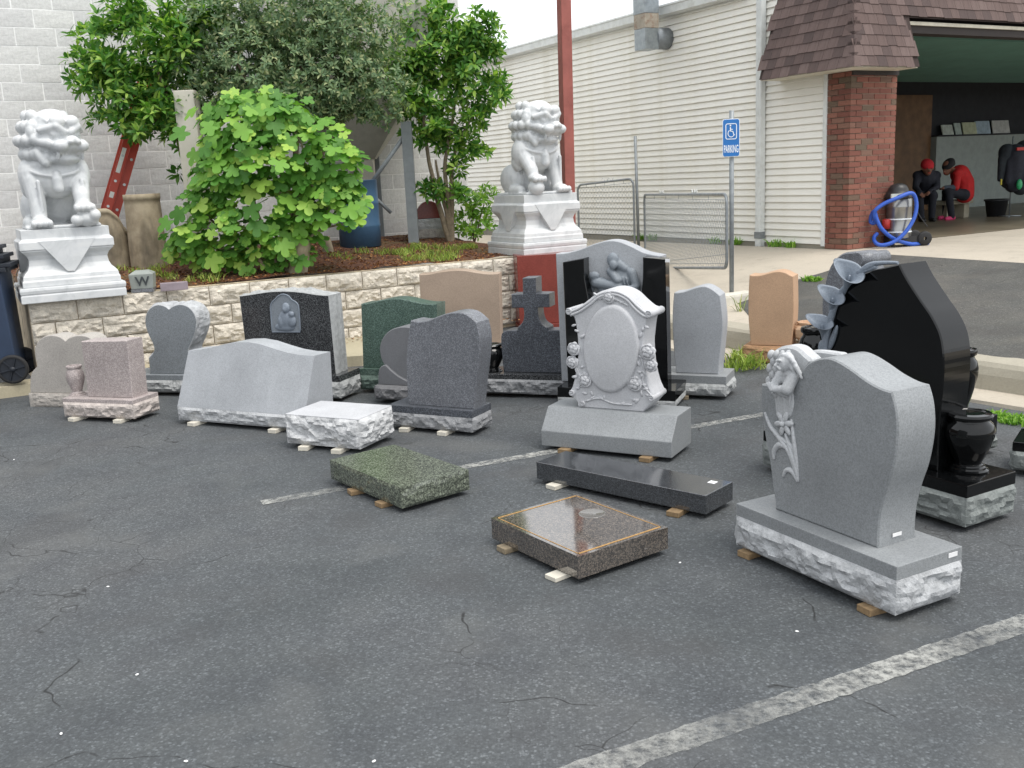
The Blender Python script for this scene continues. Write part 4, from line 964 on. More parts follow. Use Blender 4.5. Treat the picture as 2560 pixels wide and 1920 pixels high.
# chain-link gates
t = NT('chain_wire'); t.col(srgb('#9aa0a3')); t.rough(.5); t.b.inputs['Metallic'].default_value = .6
def gate(name, p0, p1, z0, z1, label, pitch=.068, sag=0, curls=()):
    """framed mesh panel between two plan points"""
    d = Vector((p1.x - p0.x, p1.y - p0.y, 0)); L = d.length; e = empty(name, (p0.x, p0.y, 0), atan2(d.y, d.x), label, 'gate'); r = .06
    def zz(x, t): return (z0[0] + (z0[1] - z0[0]) * x / L) * (1 - t) + (z1[0] + (z1[1] - z1[0]) * x / L) * t
    o = []; r = .1
    for px, pt, qx, qt, a0 in ((L, 1, -1, -1, 0), (0, 1, 1, -1, 90), (0, 0, 1, 1, 180), (L, 0, -1, 1, 270)):
        for i in range(7): q = radians(a0 + 15 * i); o.append((px + qx * r + r * cos(q), 0, zz(px, pt) + qt * r + r * sin(q)))
    mb = MB(); mb.tube(o, .017, 10, closed=True); mb.build('frame', 'galv_dull', e)
    w = MB(); x0, x1 = .03, L - .03; hgt = abs(zz(L / 2, 1) - zz(L / 2, 0)) + .2
    zb_ = min(z0) ; zt_ = max(z1)
    for sg_ in (1, -1):
        c0 = -hgt * 1.2
        while c0 < L + hgt * 1.2:
            pts = []; n = 60
            for i in range(n + 1):
                z = zb_ + (zt_ - zb_) * i / n; x = c0 + sg_ * (z - zb_) * .8 + (0 if sg_ > 0 else 0)
                if x0 <= x <= x1 and zz(x, 0) + .02 < z < zz(x, 1) - .05: pts.append((x, sg_ * .003, z))
            if len(pts) > 2: w.tube([pts[0], pts[-1]], .0017, 4, cap=False)
            c0 += pitch
    w.build('wire_mesh', 'chain_wire', e)
    m = MB(); m.tube([(.03, 0, zz(.03, 1) - .055), (L - .03, 0, zz(L, 1) - .055)], .003, 5)
    for i in range(1, 6): x = L * i / 6; m.tube([(x, 0, zz(x, 1) - .06), (x, 0, zz(x, 1))], .003, 5)
    m.tube([(.03, .0, zz(0, 0) + .06), (L - .03, 0, zz(L, 0) + .15)], .003, 5); m.tube([(.03, .0, zz(0, 0) + .055), (L - .03, 0, zz(L, 0) + .055)], .003, 5); m.build('tie_wire', 'chain_wire', e)
    for cx_ in curls:
        mb = MB()
        for k_, (s, ph) in enumerate(((1, 0), (-1, .07), (1, .1), (-1, -.06))):
            b = [(cx_ * L + ph + s * (.0 + .07 * q / 8) , 0, zz(cx_ * L, 1) + .018 + .045 * sin(q / 8 * pi) * (1 - .4 * q / 8)) for q in range(9)]; mb.tube(b, [.007 - .0006 * q for q in range(9)], 6)
        mb.build('leaf_ornament', 'white_metal', e)
    return e
gp = RP(1597, 622)
gz0 = lambda p, y: zat_px
def zpx(x, y, p):                                                 # height of a pixel above a plan point
    d = ray(x, y); t = hypot(p.x, p.y) / hypot(d.x, d.y); return H + t * d.z
g0 = gp + Vector((.09, -.04, 0)); g1 = sp + Vector((-.05, 0, 0))
gate('wire_gate', g0, g1, (zpx(1602, 668, g0) + .0, zpx(1818, 672, g1)), (zpx(1602, 487, g0), zpx(1818, 486, g1)), 'wide chain link gate hung on the parking sign post', curls=(.27, .68))
g2 = V(1445, 500, gp.y + .9); g3 = gp + Vector((-.06, 0, 0))
gate('wire_gate', g2, g3, (zpx(1445, 640, g2), zpx(1588, 636, g3)), (zpx(1445, 462, g2), zpx(1588, 447, g3)), 'taller chain link gate next to the white lion pedestal', curls=(.55,))
tp = V(1588, 340, gp.y); mb = MB(); mb.tube([(0, 0, -.1), (tp.x - gp.x, 0, tp.z - gp.z)], .022, 12); mb.build('fence_post', 'galv_dull', None, loc=gp, label='bare leaning grey pipe post between the two wire gates', cat='post')
mb = MB(); q0 = G(1822, 775, .2); 
a_, b_ = RP(1790, 770), RP(1876, 742)
d = (b_ - a_); mb.box(0, d.length, -.09, .09, -.15, .13); mb.build('kerb_stone', 'concrete_white', None, bevel=.03, loc=a_, rotz=atan2(d.y, d.x), label='short white concrete kerb at the foot of the parking sign', cat='kerb')
# ------------------------------------------------------------------ wet vacuum with blue hose
plain('vac_black', (.02, .02, .022, 1), .45); plain('vac_steel', srgb('#9a9a98'), .3, .85, var=.15); plain('hose_blue', srgb('#2a56b5'), .45, var=.1); plain('vac_white', srgb('#c8ccc4'), .5); plain('vac_red', srgb('#b3302c'), .5); plain('rubber', (.016, .016, .017, 1), .7)
vp = RP(*N('r6', (985, 1600))); vY = vp.y + .12
def vx(x, y, dy=0): q = V(*N('r6', (x, y)), vY + dy); return q - Vector((vp.x, vp.y, vp.z))
vc = empty('wet_vacuum', vp, 0, 'steel wet vacuum with black lid wrapped in a blue hose', 'vacuum cleaner')
c0 = vx(1000, 1545); c1 = vx(1005, 1290); r = (vx(1080, 1400).x - vx(925, 1400).x) / 2
mb = MB(); mb.lathe([(0, c0.z), (r * .95, c0.z), (r, c0.z + .02), (r, c0.z + .08), (r * 1.02, c0.z + .085), (r, c0.z + .09), (r, c1.z - .1), (r * 1.02, c1.z - .095), (r, c1.z - .09), (r, c1.z), (r * .9, c1.z + .01), (0, c1.z + .01)], 28, cen=(c0.x, c0.y, 0)); mb.build('drum', 'vac_steel', vc)
for zz_ in (c0.z + .085, (c0.z + c1.z) / 2): 
    mb = MB(); mb.lathe([(r + .002, -.008), (r + .008, 0), (r + .002, .008)], 28, cen=(c0.x, c0.y, zz_)); mb.build('band', 'sign_white', vc)
hT = vx(990, 1190).z; hx = c0.x - .02
mb = MB(); z1_ = c1.z + .012; mb.lathe([(r * 1.06, z1_), (r * 1.08, z1_ + .04), (r * .95, z1_ + .06), (r * .8, z1_ + .1), (r * .78, hT - .06), (r * .6, hT - .02), (r * .3, hT), (0, hT)], 28, cen=(hx, c0.y, 0)); mb.build('lid', 'vac_black', vc)
mb = MB(); q = vx(965, 1268); mb.box(q.x - .075, q.x + .075, q.y - r * .98, q.y - r * .8, q.z - .025, q.z + .025); mb.build('lid_label', 'vac_white', vc)
q = vx(912, 1450); mb = MB(); mb.lathe([(0, -.06), (.05, -.06), (.05, .05), (.03, .06), (0, .06)], 14, cen=(q.x, q.y - .05, q.z)); mb.build('red_canister', 'vac_red', vc)
mb = MB(); q = vx(1145, 1522); 
for s in (0, 1):
    mb.lathe([(.02, -.025), (.07, -.025), (.088, -.015), (.09, 0), (.088, .015), (.07, .025), (.02, .025)], 20, mat=Matrix.Translation((q.x, c0.y + (-.12 if s == 0 else .2), .09)) @ Matrix.Rotation(pi / 2, 4, 'X'))
mb.build('wheel', 'rubber', vc)
mb = MB(); mb.box(c0.x - r * 1.05, c0.x + r * 1.5, c0.y - r * .8, c0.y + r * .9, .045, c0.z + .03); mb.build('cart', 'vac_black', vc)
for dx in (-.12, .1): mb = MB(); mb.sphere((c0.x + dx, c0.y - r * .8, .03), .03); mb.build('caster', 'rubber', vc)
def path(pts, dys): return [vx(p[0], p[1], dy) for p, dy in zip(pts, dys)]
def catmull(pts, n=8):
    o = []
    for i in range(len(pts) - 1):
        a, b, c_, d = pts[max(i - 1, 0)], pts[i], pts[i + 1], pts[min(i + 2, len(pts) - 1)]
        for k in range(n): t = k / n; o.append(.5 * ((2 * b) + (c_ - a) * t + (2 * a - 5 * b + 4 * c_ - d) * t * t + (3 * b - a - 3 * c_ + d) * t ** 3))
    o.append(pts[-1]); return o
hp = [(1195, 1580), (1110, 1585), (1020, 1568), (950, 1535), (890, 1480), (860, 1420), (845, 1370), (825, 1400), (822, 1440), (850, 1440), (845, 1375), (900, 1325), (990, 1285), (1075, 1252), (1108, 1275), (1118, 1340), (1100, 1420), (1050, 1500), (985, 1560), (910, 1588), (860, 1580), (842, 1545), (862, 1515)]
dd = [-.05, -.12, -.16, -.19, -.2, -.19, -.17, -.12, -.1, -.14, -.2, -.21, -.22, -.2, -.18, -.19, -.22, -.24, -.25, -.24, -.2, -.12, -.05]
cp = catmull(path(hp, dd)); 
for q in cp: q.z = max(q.z, .024)
mb = MB(); mb.tube(cp, [.0235 + .0012 * (i % 2) for i in range(len(cp))], 12); mb.build('hose', 'hose_blue', vc)
mb = MB(); mb.tube(catmull([vx(1100, 1330, -.1), vx(1140, 1400, -.1), vx(1190, 1470, -.15)]), .005, 6); mb.build('power_cord', 'vac_black', vc)
# ------------------------------------------------------------------ bench, planter, coat stand
plain('bench_stone', srgb('#9c9684'), .8, bump=.3); plain('pot', (.02, .022, .025, 1), .5); plain('skin', srgb('#7a5240'), .6, var=.05); plain('jacket', srgb('#23252f'), .85, var=.3, scale=14); plain('red_shirt', srgb('#b01a1c'), .8, var=.15, scale=12); plain('jeans', srgb('#191c26'), .85, var=.2); plain('beanie_red', srgb('#b8202a'), .85); plain('beanie_black', (.012, .012, .014, 1), .85); plain('sleeve_grey', srgb('#4a525e'), .85); plain('pink_shoe', srgb('#c83a6b'), .6); plain('shoe_dark', (.02, .02, .02, 1), .7); plain('hi_vis', srgb('#b9ad3c'), .7); plain('bag_green', srgb('#2f9a63'), .4); plain('dark_cloth', srgb('#252b31'), .85, var=.4, scale=9)
bY = G(*N('r6', (1350, 1425)), FLOOR).y
def ip(x, y, dy=0): return V(*N('r6', (x, y)), bY + dy)
a0 = ip(1245, 1425, .15); a1 = ip(1520, 1425, .15); bz = FLOOR + .004; bt = ip(1400, 1300, .0).z
bd = RD; L = (a1 - a0).length
be = empty('stone_bench', (a0.x, a0.y, bz), atan2(RD.y, RD.x), 'pale concrete bench inside the garage with two people sitting on it', 'bench')
mb = MB(); mb.box(0, L * 1.02, -.17, .2, bt - bz - .07, bt - bz); mb.build('seat', 'bench_stone', be, bevel=.012)
for x in (.12, L * .78): mb = MB(); mb.box(x, x + .14, -.12, .15, 0, bt - bz - .071); mb.build('leg', 'bench_stone', be, bevel=.01)
def person(label, torso_pts, parts, mats):
    pass
def shell(name, caps, m, parent, o, vox=.017, extra=()):
    mb = MB()
    for a, b, ra, rb in caps: mb.capsule(a - o, b - o, ra, rb, 10)
    for c_, r_ in extra: mb.sphere(c_ - o, r_, 12, 8)
    return link(name, setmat(remeshed(mb, vox, 2, name), m), parent)
def sitter(label, J, top, topm, trm, capm, sleeve=None, shoes='shoe_dark', facing=Vector((0, -1, 0))):
    o = Vector((J['hip'].x, J['hip'].y, bz)); e = empty('person', o, 0, label, 'person')
    legs = []; arms = []
    for s in ('l', 'r'):
        legs += [(J['hip' + s], J['knee' + s], .085, .06), (J['knee' + s], J['foot' + s] + Vector((0, 0, .06)), .058, .04)]
        arms += [(J['sh' + s], J['el' + s], .055, .043), (J['el' + s], J['ha' + s], .04, .03)]
    tor = [(J['hip'], J['mid'], .14, .14), (J['mid'], J['chest'], .14, .15), (J['chest'], J['neck'], .11, .055), (J['shl'], J['shr'], .07, .07)]
    fin = []
    for s in ('l', 'r'):
        h = J['ha' + s]; fw = (h - J['el' + s]).normalized(); sd = fw.cross(UP).normalized()
        for k_ in range(4): fin.append((h + sd * (k_ - 1.5) * .018, h + sd * (k_ - 1.5) * .02 + fw * (.075 - abs(k_ - 1.4) * .008) - UP * .02, .0095, .008))
        fin.append((h + sd * .03, h + sd * .045 + fw * .045, .011, .009))
    hd = J['head']; fc = facing.normalized(); sdv = fc.cross(UP).normalized()
    shell('body', tor + legs + arms + fin + [(J['neck'], hd, .05, .06), (hd - UP * .03, hd + UP * .03, .082, .09), (hd - UP * .07 + fc * .03, hd - UP * .02 + fc * .035, .055, .06), (hd - UP * .01 + fc * .09, hd - UP * .025 + fc * .108, .014, .016), (hd + sdv * .09, hd + sdv * .092 - UP * .03, .018, .014), (hd - sdv * .09, hd - sdv * .092 - UP * .03, .018, .014)], 'skin', e, o, .012)
    mb = MB()
    for s in (-1, 1): mb.sphere(hd + fc * .084 + sdv * s * .033 + UP * .012 - o, .012, 8, 6)
    mb.build('eyes', 'vac_black', e); mb = MB(); mb.capsule(hd + fc * .088 - UP * .06 - sdv * .02 - o, hd + fc * .088 - UP * .06 + sdv * .02 - o, .006, .006, 6); mb.build('mouth', 'vac_red', e)
    tt = [(a, b, ra + .016, rb + .016) for a, b, ra, rb in tor[:3] + tor[3:]]
    tt[2] = (tor[2][0], tor[2][1] - (tor[2][1] - tor[2][0]) * .25, .125, .08)
    up = [(a, b, ra + .014, rb + .014) for a, b, ra, rb in arms[0::2]]; lo = [(a, b + (a - b) * .15, ra + .013, rb + .013) for a, b, ra, rb in arms[1::2]]
    shell('top', tt + up + ([] if sleeve else lo), topm, e, o)
    if sleeve:
        for q_ in lo: shell('sleeve', [q_], sleeve, e, o, .014)
    shell('trousers', [(a, b, ra + .014, rb + .016) for a, b, ra, rb in legs] + [(J['hipl'], J['hipr'], .11, .11)], trm, e, o)
    mb = MB(); m3 = Matrix((sdv, fc, UP)).transposed(); mb.sphere(hd + UP * .045 - fc * .012 - o, (.108, .118, .095), 16, 10, mat=m3); mb.sphere(hd + UP * .02 - fc * .02 - o, (.112, .116, .045), 16, 8, mat=m3); link('beanie', setmat(remeshed(mb, .013, 2), capm), e)
    for s in ('l', 'r'):
        ft = J['foot' + s]; mb = MB(); fd = Vector((fc.x, fc.y, 0)).normalized(); mb.capsule(ft - fd * .04 + UP * .035 - o, ft + fd * .13 + UP * .03 - o, .042, .036, 10); link('shoe', setmat(remeshed(mb, .015, 1), shoes), e)
JA = dict(hip=ip(1180, 1262, .2), hipl=ip(1150, 1265, .15), hipr=ip(1215, 1265, .15), mid=ip(1180, 1205, .15), chest=ip(1182, 1150, .05), neck=ip(1186, 1115, -.03), head=ip(1190, 1086, -.1),
          kneel=ip(1135, 1262, -.25), kneer=ip(1225, 1260, -.25), footl=ip(1150, 1425, -.2), footr=ip(1215, 1425, -.2), shl=ip(1125, 1138, .05), shr=ip(1245, 1138, .05), ell=ip(1112, 1215, -.1), elr=ip(1252, 1210, -.1), hal=ip(1150, 1258, -.3), har=ip(1192, 1252, -.3))
JB = dict(hip=ip(1432, 1235, .1), hipl=ip(1425, 1238, .0), hipr=ip(1425, 1238, .2), mid=ip(1430, 1180, .1), chest=ip(1400, 1130, .08), neck=ip(1362, 1108, .05), head=ip(1322, 1085, .02),
          kneel=ip(1325, 1240, -.12), kneer=ip(1310, 1245, .2), footl=ip(1345, 1425, -.1), footr=ip(1300, 1425, .2), shl=ip(1385, 1125, -.1), shr=ip(1378, 1125, .24), ell=ip(1375, 1215, -.14), elr=ip(1360, 1215, .26), hal=ip(1295, 1218, -.1), har=ip(1290, 1222, .12))
for J in (JA, JB):
    for s in 'lr': J['foot' + s].z = bz
    dz = (bt + .1) - J['hip'].z
    for k_ in ('hip', 'hipl', 'hipr'): J[k_].z += dz
sitter('person in dark jacket and red beanie sitting bent forward on bench', JA, 0, 'jacket', 'jeans', 'beanie_red', facing=Vector((-.05, -1, -.35)))
sitter('person in red shirt and black beanie sitting hunched on bench', JB, 0, 'red_shirt', 'jeans', 'beanie_black', 'sleeve_grey', 'pink_shoe', facing=Vector((-.85, -.4, -.5)))
p = ip(1632, 1415, .35); p.z = bz; pt_ = empty('planter', p, 0, 'black round planter with green seedling by the half wall', 'planter')
mb = MB(); mb.lathe([(0, 0), (.15, 0), (.19, .27), (.21, .27), (.21, .3), (.18, .3), (.17, .25), (0, .25)], 20); mb.build('pot', 'pot', pt_)
p = ip(1718, 1430, .0); p.z = bz; cs = empty('coat_stand', p, 0, 'thin metal stand hung with dark jackets and a green bag', 'coat stand'); topz = ip(1745, 885, 0)
mb = MB(); mb.tube([(0, 0, 0), (topz.x - p.x, 0, topz.z - p.z)], .012, 8); mb.build('pole', 'galvanised', cs)
mb = MB(); zt_ = topz.z - p.z
for s in range(3): a = s * 2.1; mb.tube([(0, 0, .02), (.2 * cos(a), .2 * sin(a), .01)], .01, 6)
mb.build('feet', 'galvanised', cs)
for i, (x, dy, w_, z0_, z1_, m) in enumerate([(1700, -.05, .17, .5, 1.2, 'dark_cloth'), (1755, -.1, .19, .45, 1.17, 'jacket'), (1810, -.03, .2, .4, 1.22, 'dark_cloth')]):
    q = ip(x, 1100, dy) - p; mb = MB(); mb.capsule((q.x - w_ * .25, q.y, z1_ - .12), (q.x + w_ * .25, q.y, z1_ - .12), .1, .1); mb.capsule((q.x, q.y, z1_ - .1), (q.x + random.uniform(-.04, .04), q.y, z0_ + .1), w_ * .85, w_ * .7)
    for s in (-1, 1): mb.capsule((q.x + s * w_ * .6, q.y - .04, z1_ - .2), (q.x + s * w_ * .8, q.y - .08, z0_ + .15), .07, .05)
    link('hanging_jacket', setmat(remeshed(mb, .025, 2), m), cs)
q = ip(1785, 1195, -.28) - p; mb = MB(); mb.sphere(q, (.05, .04, .09)); mb.build('green_bag', 'bag_green', cs)
q = ip(1790, 965, -.26) - p; mb = MB(); mb.box(q.x - .06, q.x + .09, q.y - .02, q.y + .02, q.z - .025, q.z + .025); mb.build('red_strap', 'vac_red', cs)
q = ip(1665, 1180, -.2) - p; mb = MB(); mb.box(q.x - .012, q.x + .012, q.y - .02, q.y, q.z - .05, q.z + .05); mb.build('yellow_tag', 'hi_vis', cs)
# ------------------------------------------------------------------ wheeled bin at the left edge
plain('bin_blue', srgb('#2c3b52'), .5, var=.12, scale=4); plain('bin_lid', srgb('#1d222b'), .5)
wc = G(39, 957, .12); cw = wc.copy(); 
bn = empty('wheeled_bin', (wc.x, wc.y, .118), radians(16), 'dark blue wheeled bin with spoked black wheel beside the retaining wall', 'bin'); WR = .128
bh = .98
mb = MB(); x1 = .02; x0 = -.62
vs = [(x0 + .06, -.02, .05), (x1 - .0, -.02, .05), (x1 - .0, .48, .05), (x0 + .06, .48, .05), (x0, -.06, bh), (x1 + .09, -.06, bh), (x1 + .09, .54, bh), (x0, .54, bh)]
vs = [(x0 + .06, .04, .05), (.03, .04, .05), (.03, .48, .05), (x0 + .06, .48, .05), (x0, 0, bh), (-.0, 0, bh), (-.0, .54, bh), (x0, .54, bh)]
mb.add(vs, [(0, 3, 2, 1), (4, 5, 6, 7), (0, 1, 5, 4), (1, 2, 6, 5), (2, 3, 7, 6), (3, 0, 4, 7)]); mb.build('body', 'bin_blue', bn, bevel=.015)
mb = MB(); mb.box(x0 - .02, .06, -.03, .57, bh + .001, bh + .04); 
for i in range(3): mb.box(.0 - .05 * i, .1 - .05 * i, .0, .5, bh + .041 + .075 * i, bh + .075 + .075 * i); mb.box(.03 - .05 * i, .07 - .05 * i, .02, .48, bh + .0411 + .075 * i - .04, bh + .0409 + .075 * i)
mb.box(x0, -.12, 0, .54, bh + .04, bh + .2); mb.build('lid', 'bin_lid', bn, bevel=.006)
for yy in (-.02, .46):
    wm = Matrix.Translation((0.0, yy, WR)) @ Matrix.Rotation(pi / 2, 4, 'X')
    mb = MB(); mb.lathe([(WR * .8, -.02), (WR * .96, -.025), (WR, -.01), (WR, .01), (WR * .96, .025), (WR * .8, .02)], 32, mat=wm); wh = mb.build('wheel', 'rubber', bn)
    mb = MB(); mb.lathe([(WR * .82, .012), (.0, .012)], 32, mat=wm); mb.lathe([(0, .03), (.022, .03), (.026, .013)], 16, mat=wm)
    for k_ in range(6):
        a = k_ * pi / 3 + .2; m2 = wm @ Matrix.Rotation(a, 4, 'Z'); mb.add([(.02, -.009, .014), (WR * .8, -.009, .014), (WR * .8, .009, .014), (.02, .009, .014), (.02, -.004, .024), (WR * .8, -.004, .024), (WR * .8, .004, .024), (.02, .004, .024)], [(4, 5, 6, 7), (0, 1, 5, 4), (1, 2, 6, 5), (2, 3, 7, 6), (3, 0, 4, 7)], 0, False, m2)
    mb.build('rim', 'bin_lid', wh)
# ------------------------------------------------------------------ white marble lions on pedestals
t = NT('marble'); v = t.coord(); n = t.noise(v, 5, 5, .65, 1.2); n2 = t.noise(v, 40, 3)
t.col(t.mix(t.maprange(t.noise(v, 2.2, 4, .7), .55, .75, 0, .35), t.ramp(n, [(.3, srgb('#b9bcbd')), (.5, srgb('#cbcdce')), (.7, srgb('#d4d5d4'))]), srgb('#a9a9a5'))); t.rough(.5); t.bump(n2, .06, .003)
def lion(loc, yaw, label, sc, turn, paw, ball):
    """seated guardian lion: x to its left, -y ahead, z up"""
    e = empty('lion_statue', loc, yaw, label, 'statue'); mb = MB(); E = lambda c_, r_, m=None: mb.sphere([q * sc for q in c_], [q * sc for q in r_], 16, 12, mat=m)
    def Cc(a, b, ra, rb): mb.capsule(Vector(a) * sc, Vector(b) * sc, ra * sc, rb * sc, 14)
    mb.box(-.3 * sc, .3 * sc, -.33 * sc, .36 * sc, 0, .025 * sc)
    Cc((0, .2, .2), (0, -.02, .5), .2, .185); E((0, -.1, .45), (.215, .15, .2))
    for s in (-1, 1):
        E((s * .19, .17, .17), (.11, .2, .17)); Cc((s * .24, .05, .05), (s * .25, -.12, .05), .065, .055)
        E((s * .2, -.06, .45), (.095, .13, .16)); E((s * .215, -.02, .36), (.07, .09, .1))
        up_ = .12 if s == paw else 0
        fx = s * .175
        Cc((s * .19, -.12, .42), (fx, -.18 - up_ * .6, .2 + up_ * .55), .085, .07); Cc((fx, -.18 - up_ * .6, .2 + up_ * .55), (fx, -.21 - up_ * .6, .07 + up_), .07, .062)
        E((fx, -.27 - up_ * .5, .055 + up_), (.085, .1, .05))
        for k_ in range(4): E((fx + (k_ - 1.5) * .043, -.35 - up_ * .5, .045 + up_), (.026, .032, .034))
        Cc((fx + .02, -.25, .4), (fx + .025, -.245 - up_ * .4, .15 + up_ * .6), .02, .016)
    if ball == 'ball': E((paw * .175, -.33, .075), (.095, .095, .085))
    else:
        E((paw * .19, -.33, .07), (.1, .09, .075)); E((paw * .25, -.4, .1), (.05, .05, .05)); E((paw * .1, -.38, .06), (.05, .05, .05))
    R3 = Matrix.Rotation(turn, 3, 'Z'); hc = Vector((0, -.06, .715))
    HS = 1.14
    def H3(p): return hc + R3 @ (Vector(p) * HS)
    def EH(p, r_): E(H3(p), [q * HS for q in r_], R3)
    def CH(a, b, ra, rb): Cc(H3(a), H3(b), ra * HS, rb * HS)
    EH((0, .05, -.02), (.2, .19, .22)); EH((0, -.06, .05), (.185, .17, .17)); EH((0, -.04, .14), (.15, .14, .11))
    EH((0, -.2, -.02), (.145, .1, .06)); EH((0, -.15, -.115), (.125, .1, .045)); CH((-.12, -.12, -.1), (.12, -.12, -.1), .045, .045)      # muzzle, jaw
    EH((0, -.285, .02), (.055, .04, .035))
    for s in (-1, 1):
        EH((s * .028, -.3, .008), (.03, .03, .024)); EH((s * .085, -.265, -.02), (.06, .05, .045)); CH((s * .14, -.2, -.0), (s * .165, -.1, .02), .035, .03)
        EH((s * .085, -.2, .07), (.042, .035, .03)); CH((s * .03, -.235, .085), (s * .09, -.235, .125), .026, .03); CH((s * .09, -.23, .125), (s * .17, -.15, .1), .03, .024)
        EH((s * .19, -.06, .08), (.03, .045, .06)); CH((s * .165, -.08, -.06), (s * .14, -.13, -.14), .04, .035)
        EH((s * .06, -.215, .16), (.06, .05, .05))
        CH((s * .1, -.24, -.075), (s * .105, -.235, -.12), .016, .01)
    for k_ in range(5): EH(((k_ - 2) * .035, -.235, -.072), (.012, .012, .016))
    for i in range(7):                                                # curled mane
        for j in range(12):
            a = radians(20 + j * 320 / 11 * .88 + (14 if i % 2 else 0)); a = radians(-25 + j * 230 / 11 + (9 if i % 2 else 0))
            th = radians(75 - i * 24); rr = .198 + .01 * (i % 2)
            p = Vector((cos(a) * cos(th) * rr * 1.0, sin(a) * cos(th) * rr * .95 + .02, .02 + sin(th) * .25))
            if i == 0 or (i == 1 and j % 2): continue
            EH(p, (.046, .046, .046))
    EH((0, -.055, .14), (.155, .15, .125)); EH((0, -.1, .2), (.03, .1, .05))
    for k_ in range(5): CH(((k_ - 2) * .05, -.19 + abs(k_ - 2) * .012, .16), ((k_ - 2) * .06, -.1, .235 - abs(k_ - 2) * .02), .014, .012)
    n = 14; pts = [Vector((.225 * cos(a), -.1 + .2 * sin(a) * -1 * .0 - .155 * sin(a), .545 - .1 * sin(a))) * sc for a in [pi * i / n for i in range(n + 1)]]
    mb.tube(pts, .017 * sc, 8)
    Cc((0, -.262, .46), (0, -.268, .43), .03, .03); Cc((0, -.268, .41), (0, -.27, .34), .042, .045)
    Cc((0, .36, .1), (.05, .4, .35), .06, .07); E((.06, .38, .42), (.08, .06, .1))
    me = remeshed(mb, .0095 * sc, 1, 'lion'); link('body', setmat(me, 'marble'), e)
    return e
def pedestal(loc, yaw, w, d, h, label):
    e = empty('stone_pedestal', loc, yaw, label, 'pedestal')
    def tier(prof, name):
        mb = MB(); n = len(prof); vs = []
        for o, z in prof: vs += [(-w / 2 * o, -d / 2 * o, z * h), (w / 2 * o, -d / 2 * o, z * h), (w / 2 * o, d / 2 * o, z * h), (-w / 2 * o, d / 2 * o, z * h)]
        fs = [(4 * i + k_, 4 * i + (k_ + 1) % 4, 4 * i + 4 + (k_ + 1) % 4, 4 * i + 4 + k_) for i in range(n - 1) for k_ in range(4)] + [(3, 2, 1, 0), tuple(4 * (n - 1) + k_ for k_ in range(4))]
        mb.add(vs, fs); return mb.build(name, 'marble', e, bevel=.006)
    tier([(1.0, 0), (1.0, .1), (.985, .115), (1.0, .13), (1.01, .17), (1.0, .205), (.97, .212)], 'plinth')
    tier([(.93, .213), (.93, .29), (.91, .31), (.9, .36), (.86, .4), (.8, .44), (.76, .5), (.745, .58), (.78, .64), (.84, .68), (.87, .7), (.87, .72)], 'waist')
    tier([(.89, .721), (.89, .83), (.86, .85), (.83, .87), (.83, .999)], 'cap')
    for s, ang in ((0, 0), (1, -pi / 2)):
        ww = (w if s == 0 else d); mb = MB(); y = -(d if s == 0 else w) / 2 * .9
        o = [Vector((-.27 * ww, .84 * h)), Vector((.27 * ww, .84 * h)), Vector((.035 * ww, .4 * h)), Vector((-.035 * ww, .4 * h))][::-1]
        prism(mb, o, y, y + .2, 0, 0, .004); ob = mb.build('cloth_panel', 'marble', e)
        ob.rotation_euler = (0, 0, ang)
    return e
ZL = .8
pa, pb_ = G(50, 762, ZL), G(318, 735, ZL); wL = .88; yawL = atan2(RD.y, RD.x)
mid = (pa + pb_) / 2 + Vector((-RD.y, RD.x, 0)) * (wL / 2 - .06); mid.z = ZL
hL = zpx(200, 568, mid + Vector((.2, -.36, 0))) - ZL
pedestal(mid, yawL, wL, wL, hL, 'white carved stone pedestal on the wall beside the blue bin')
lt = zpx(125, 283, mid) - ZL - hL
lion(mid + UP * (hL + .001), yawL, 'white marble guardian lion with paw on a cub beside the bin', lt / .99, radians(28), 1, 'cub')
cz = .835; cr_ = G(1310, 637, cz); wR = .86
mid2 = cr_ + RD * wR / 2 + WD * wR / 2; mid2.z = cz - .02
hR = zpx(*N('r4', (460, 1040)), cr_ + RD * .06 + WD * .06) - cz + .02
pedestal(mid2, yawL, wR, wR, hR, 'white carved stone pedestal at the wall end below the red post')
lt2 = zpx(1335, 259, mid2) - mid2.z - hR
lion(mid2 + UP * (hR + .001), yawL, 'white marble guardian lion with paw on a ball by the red post', lt2 / .99, radians(15), -1, 'ball')
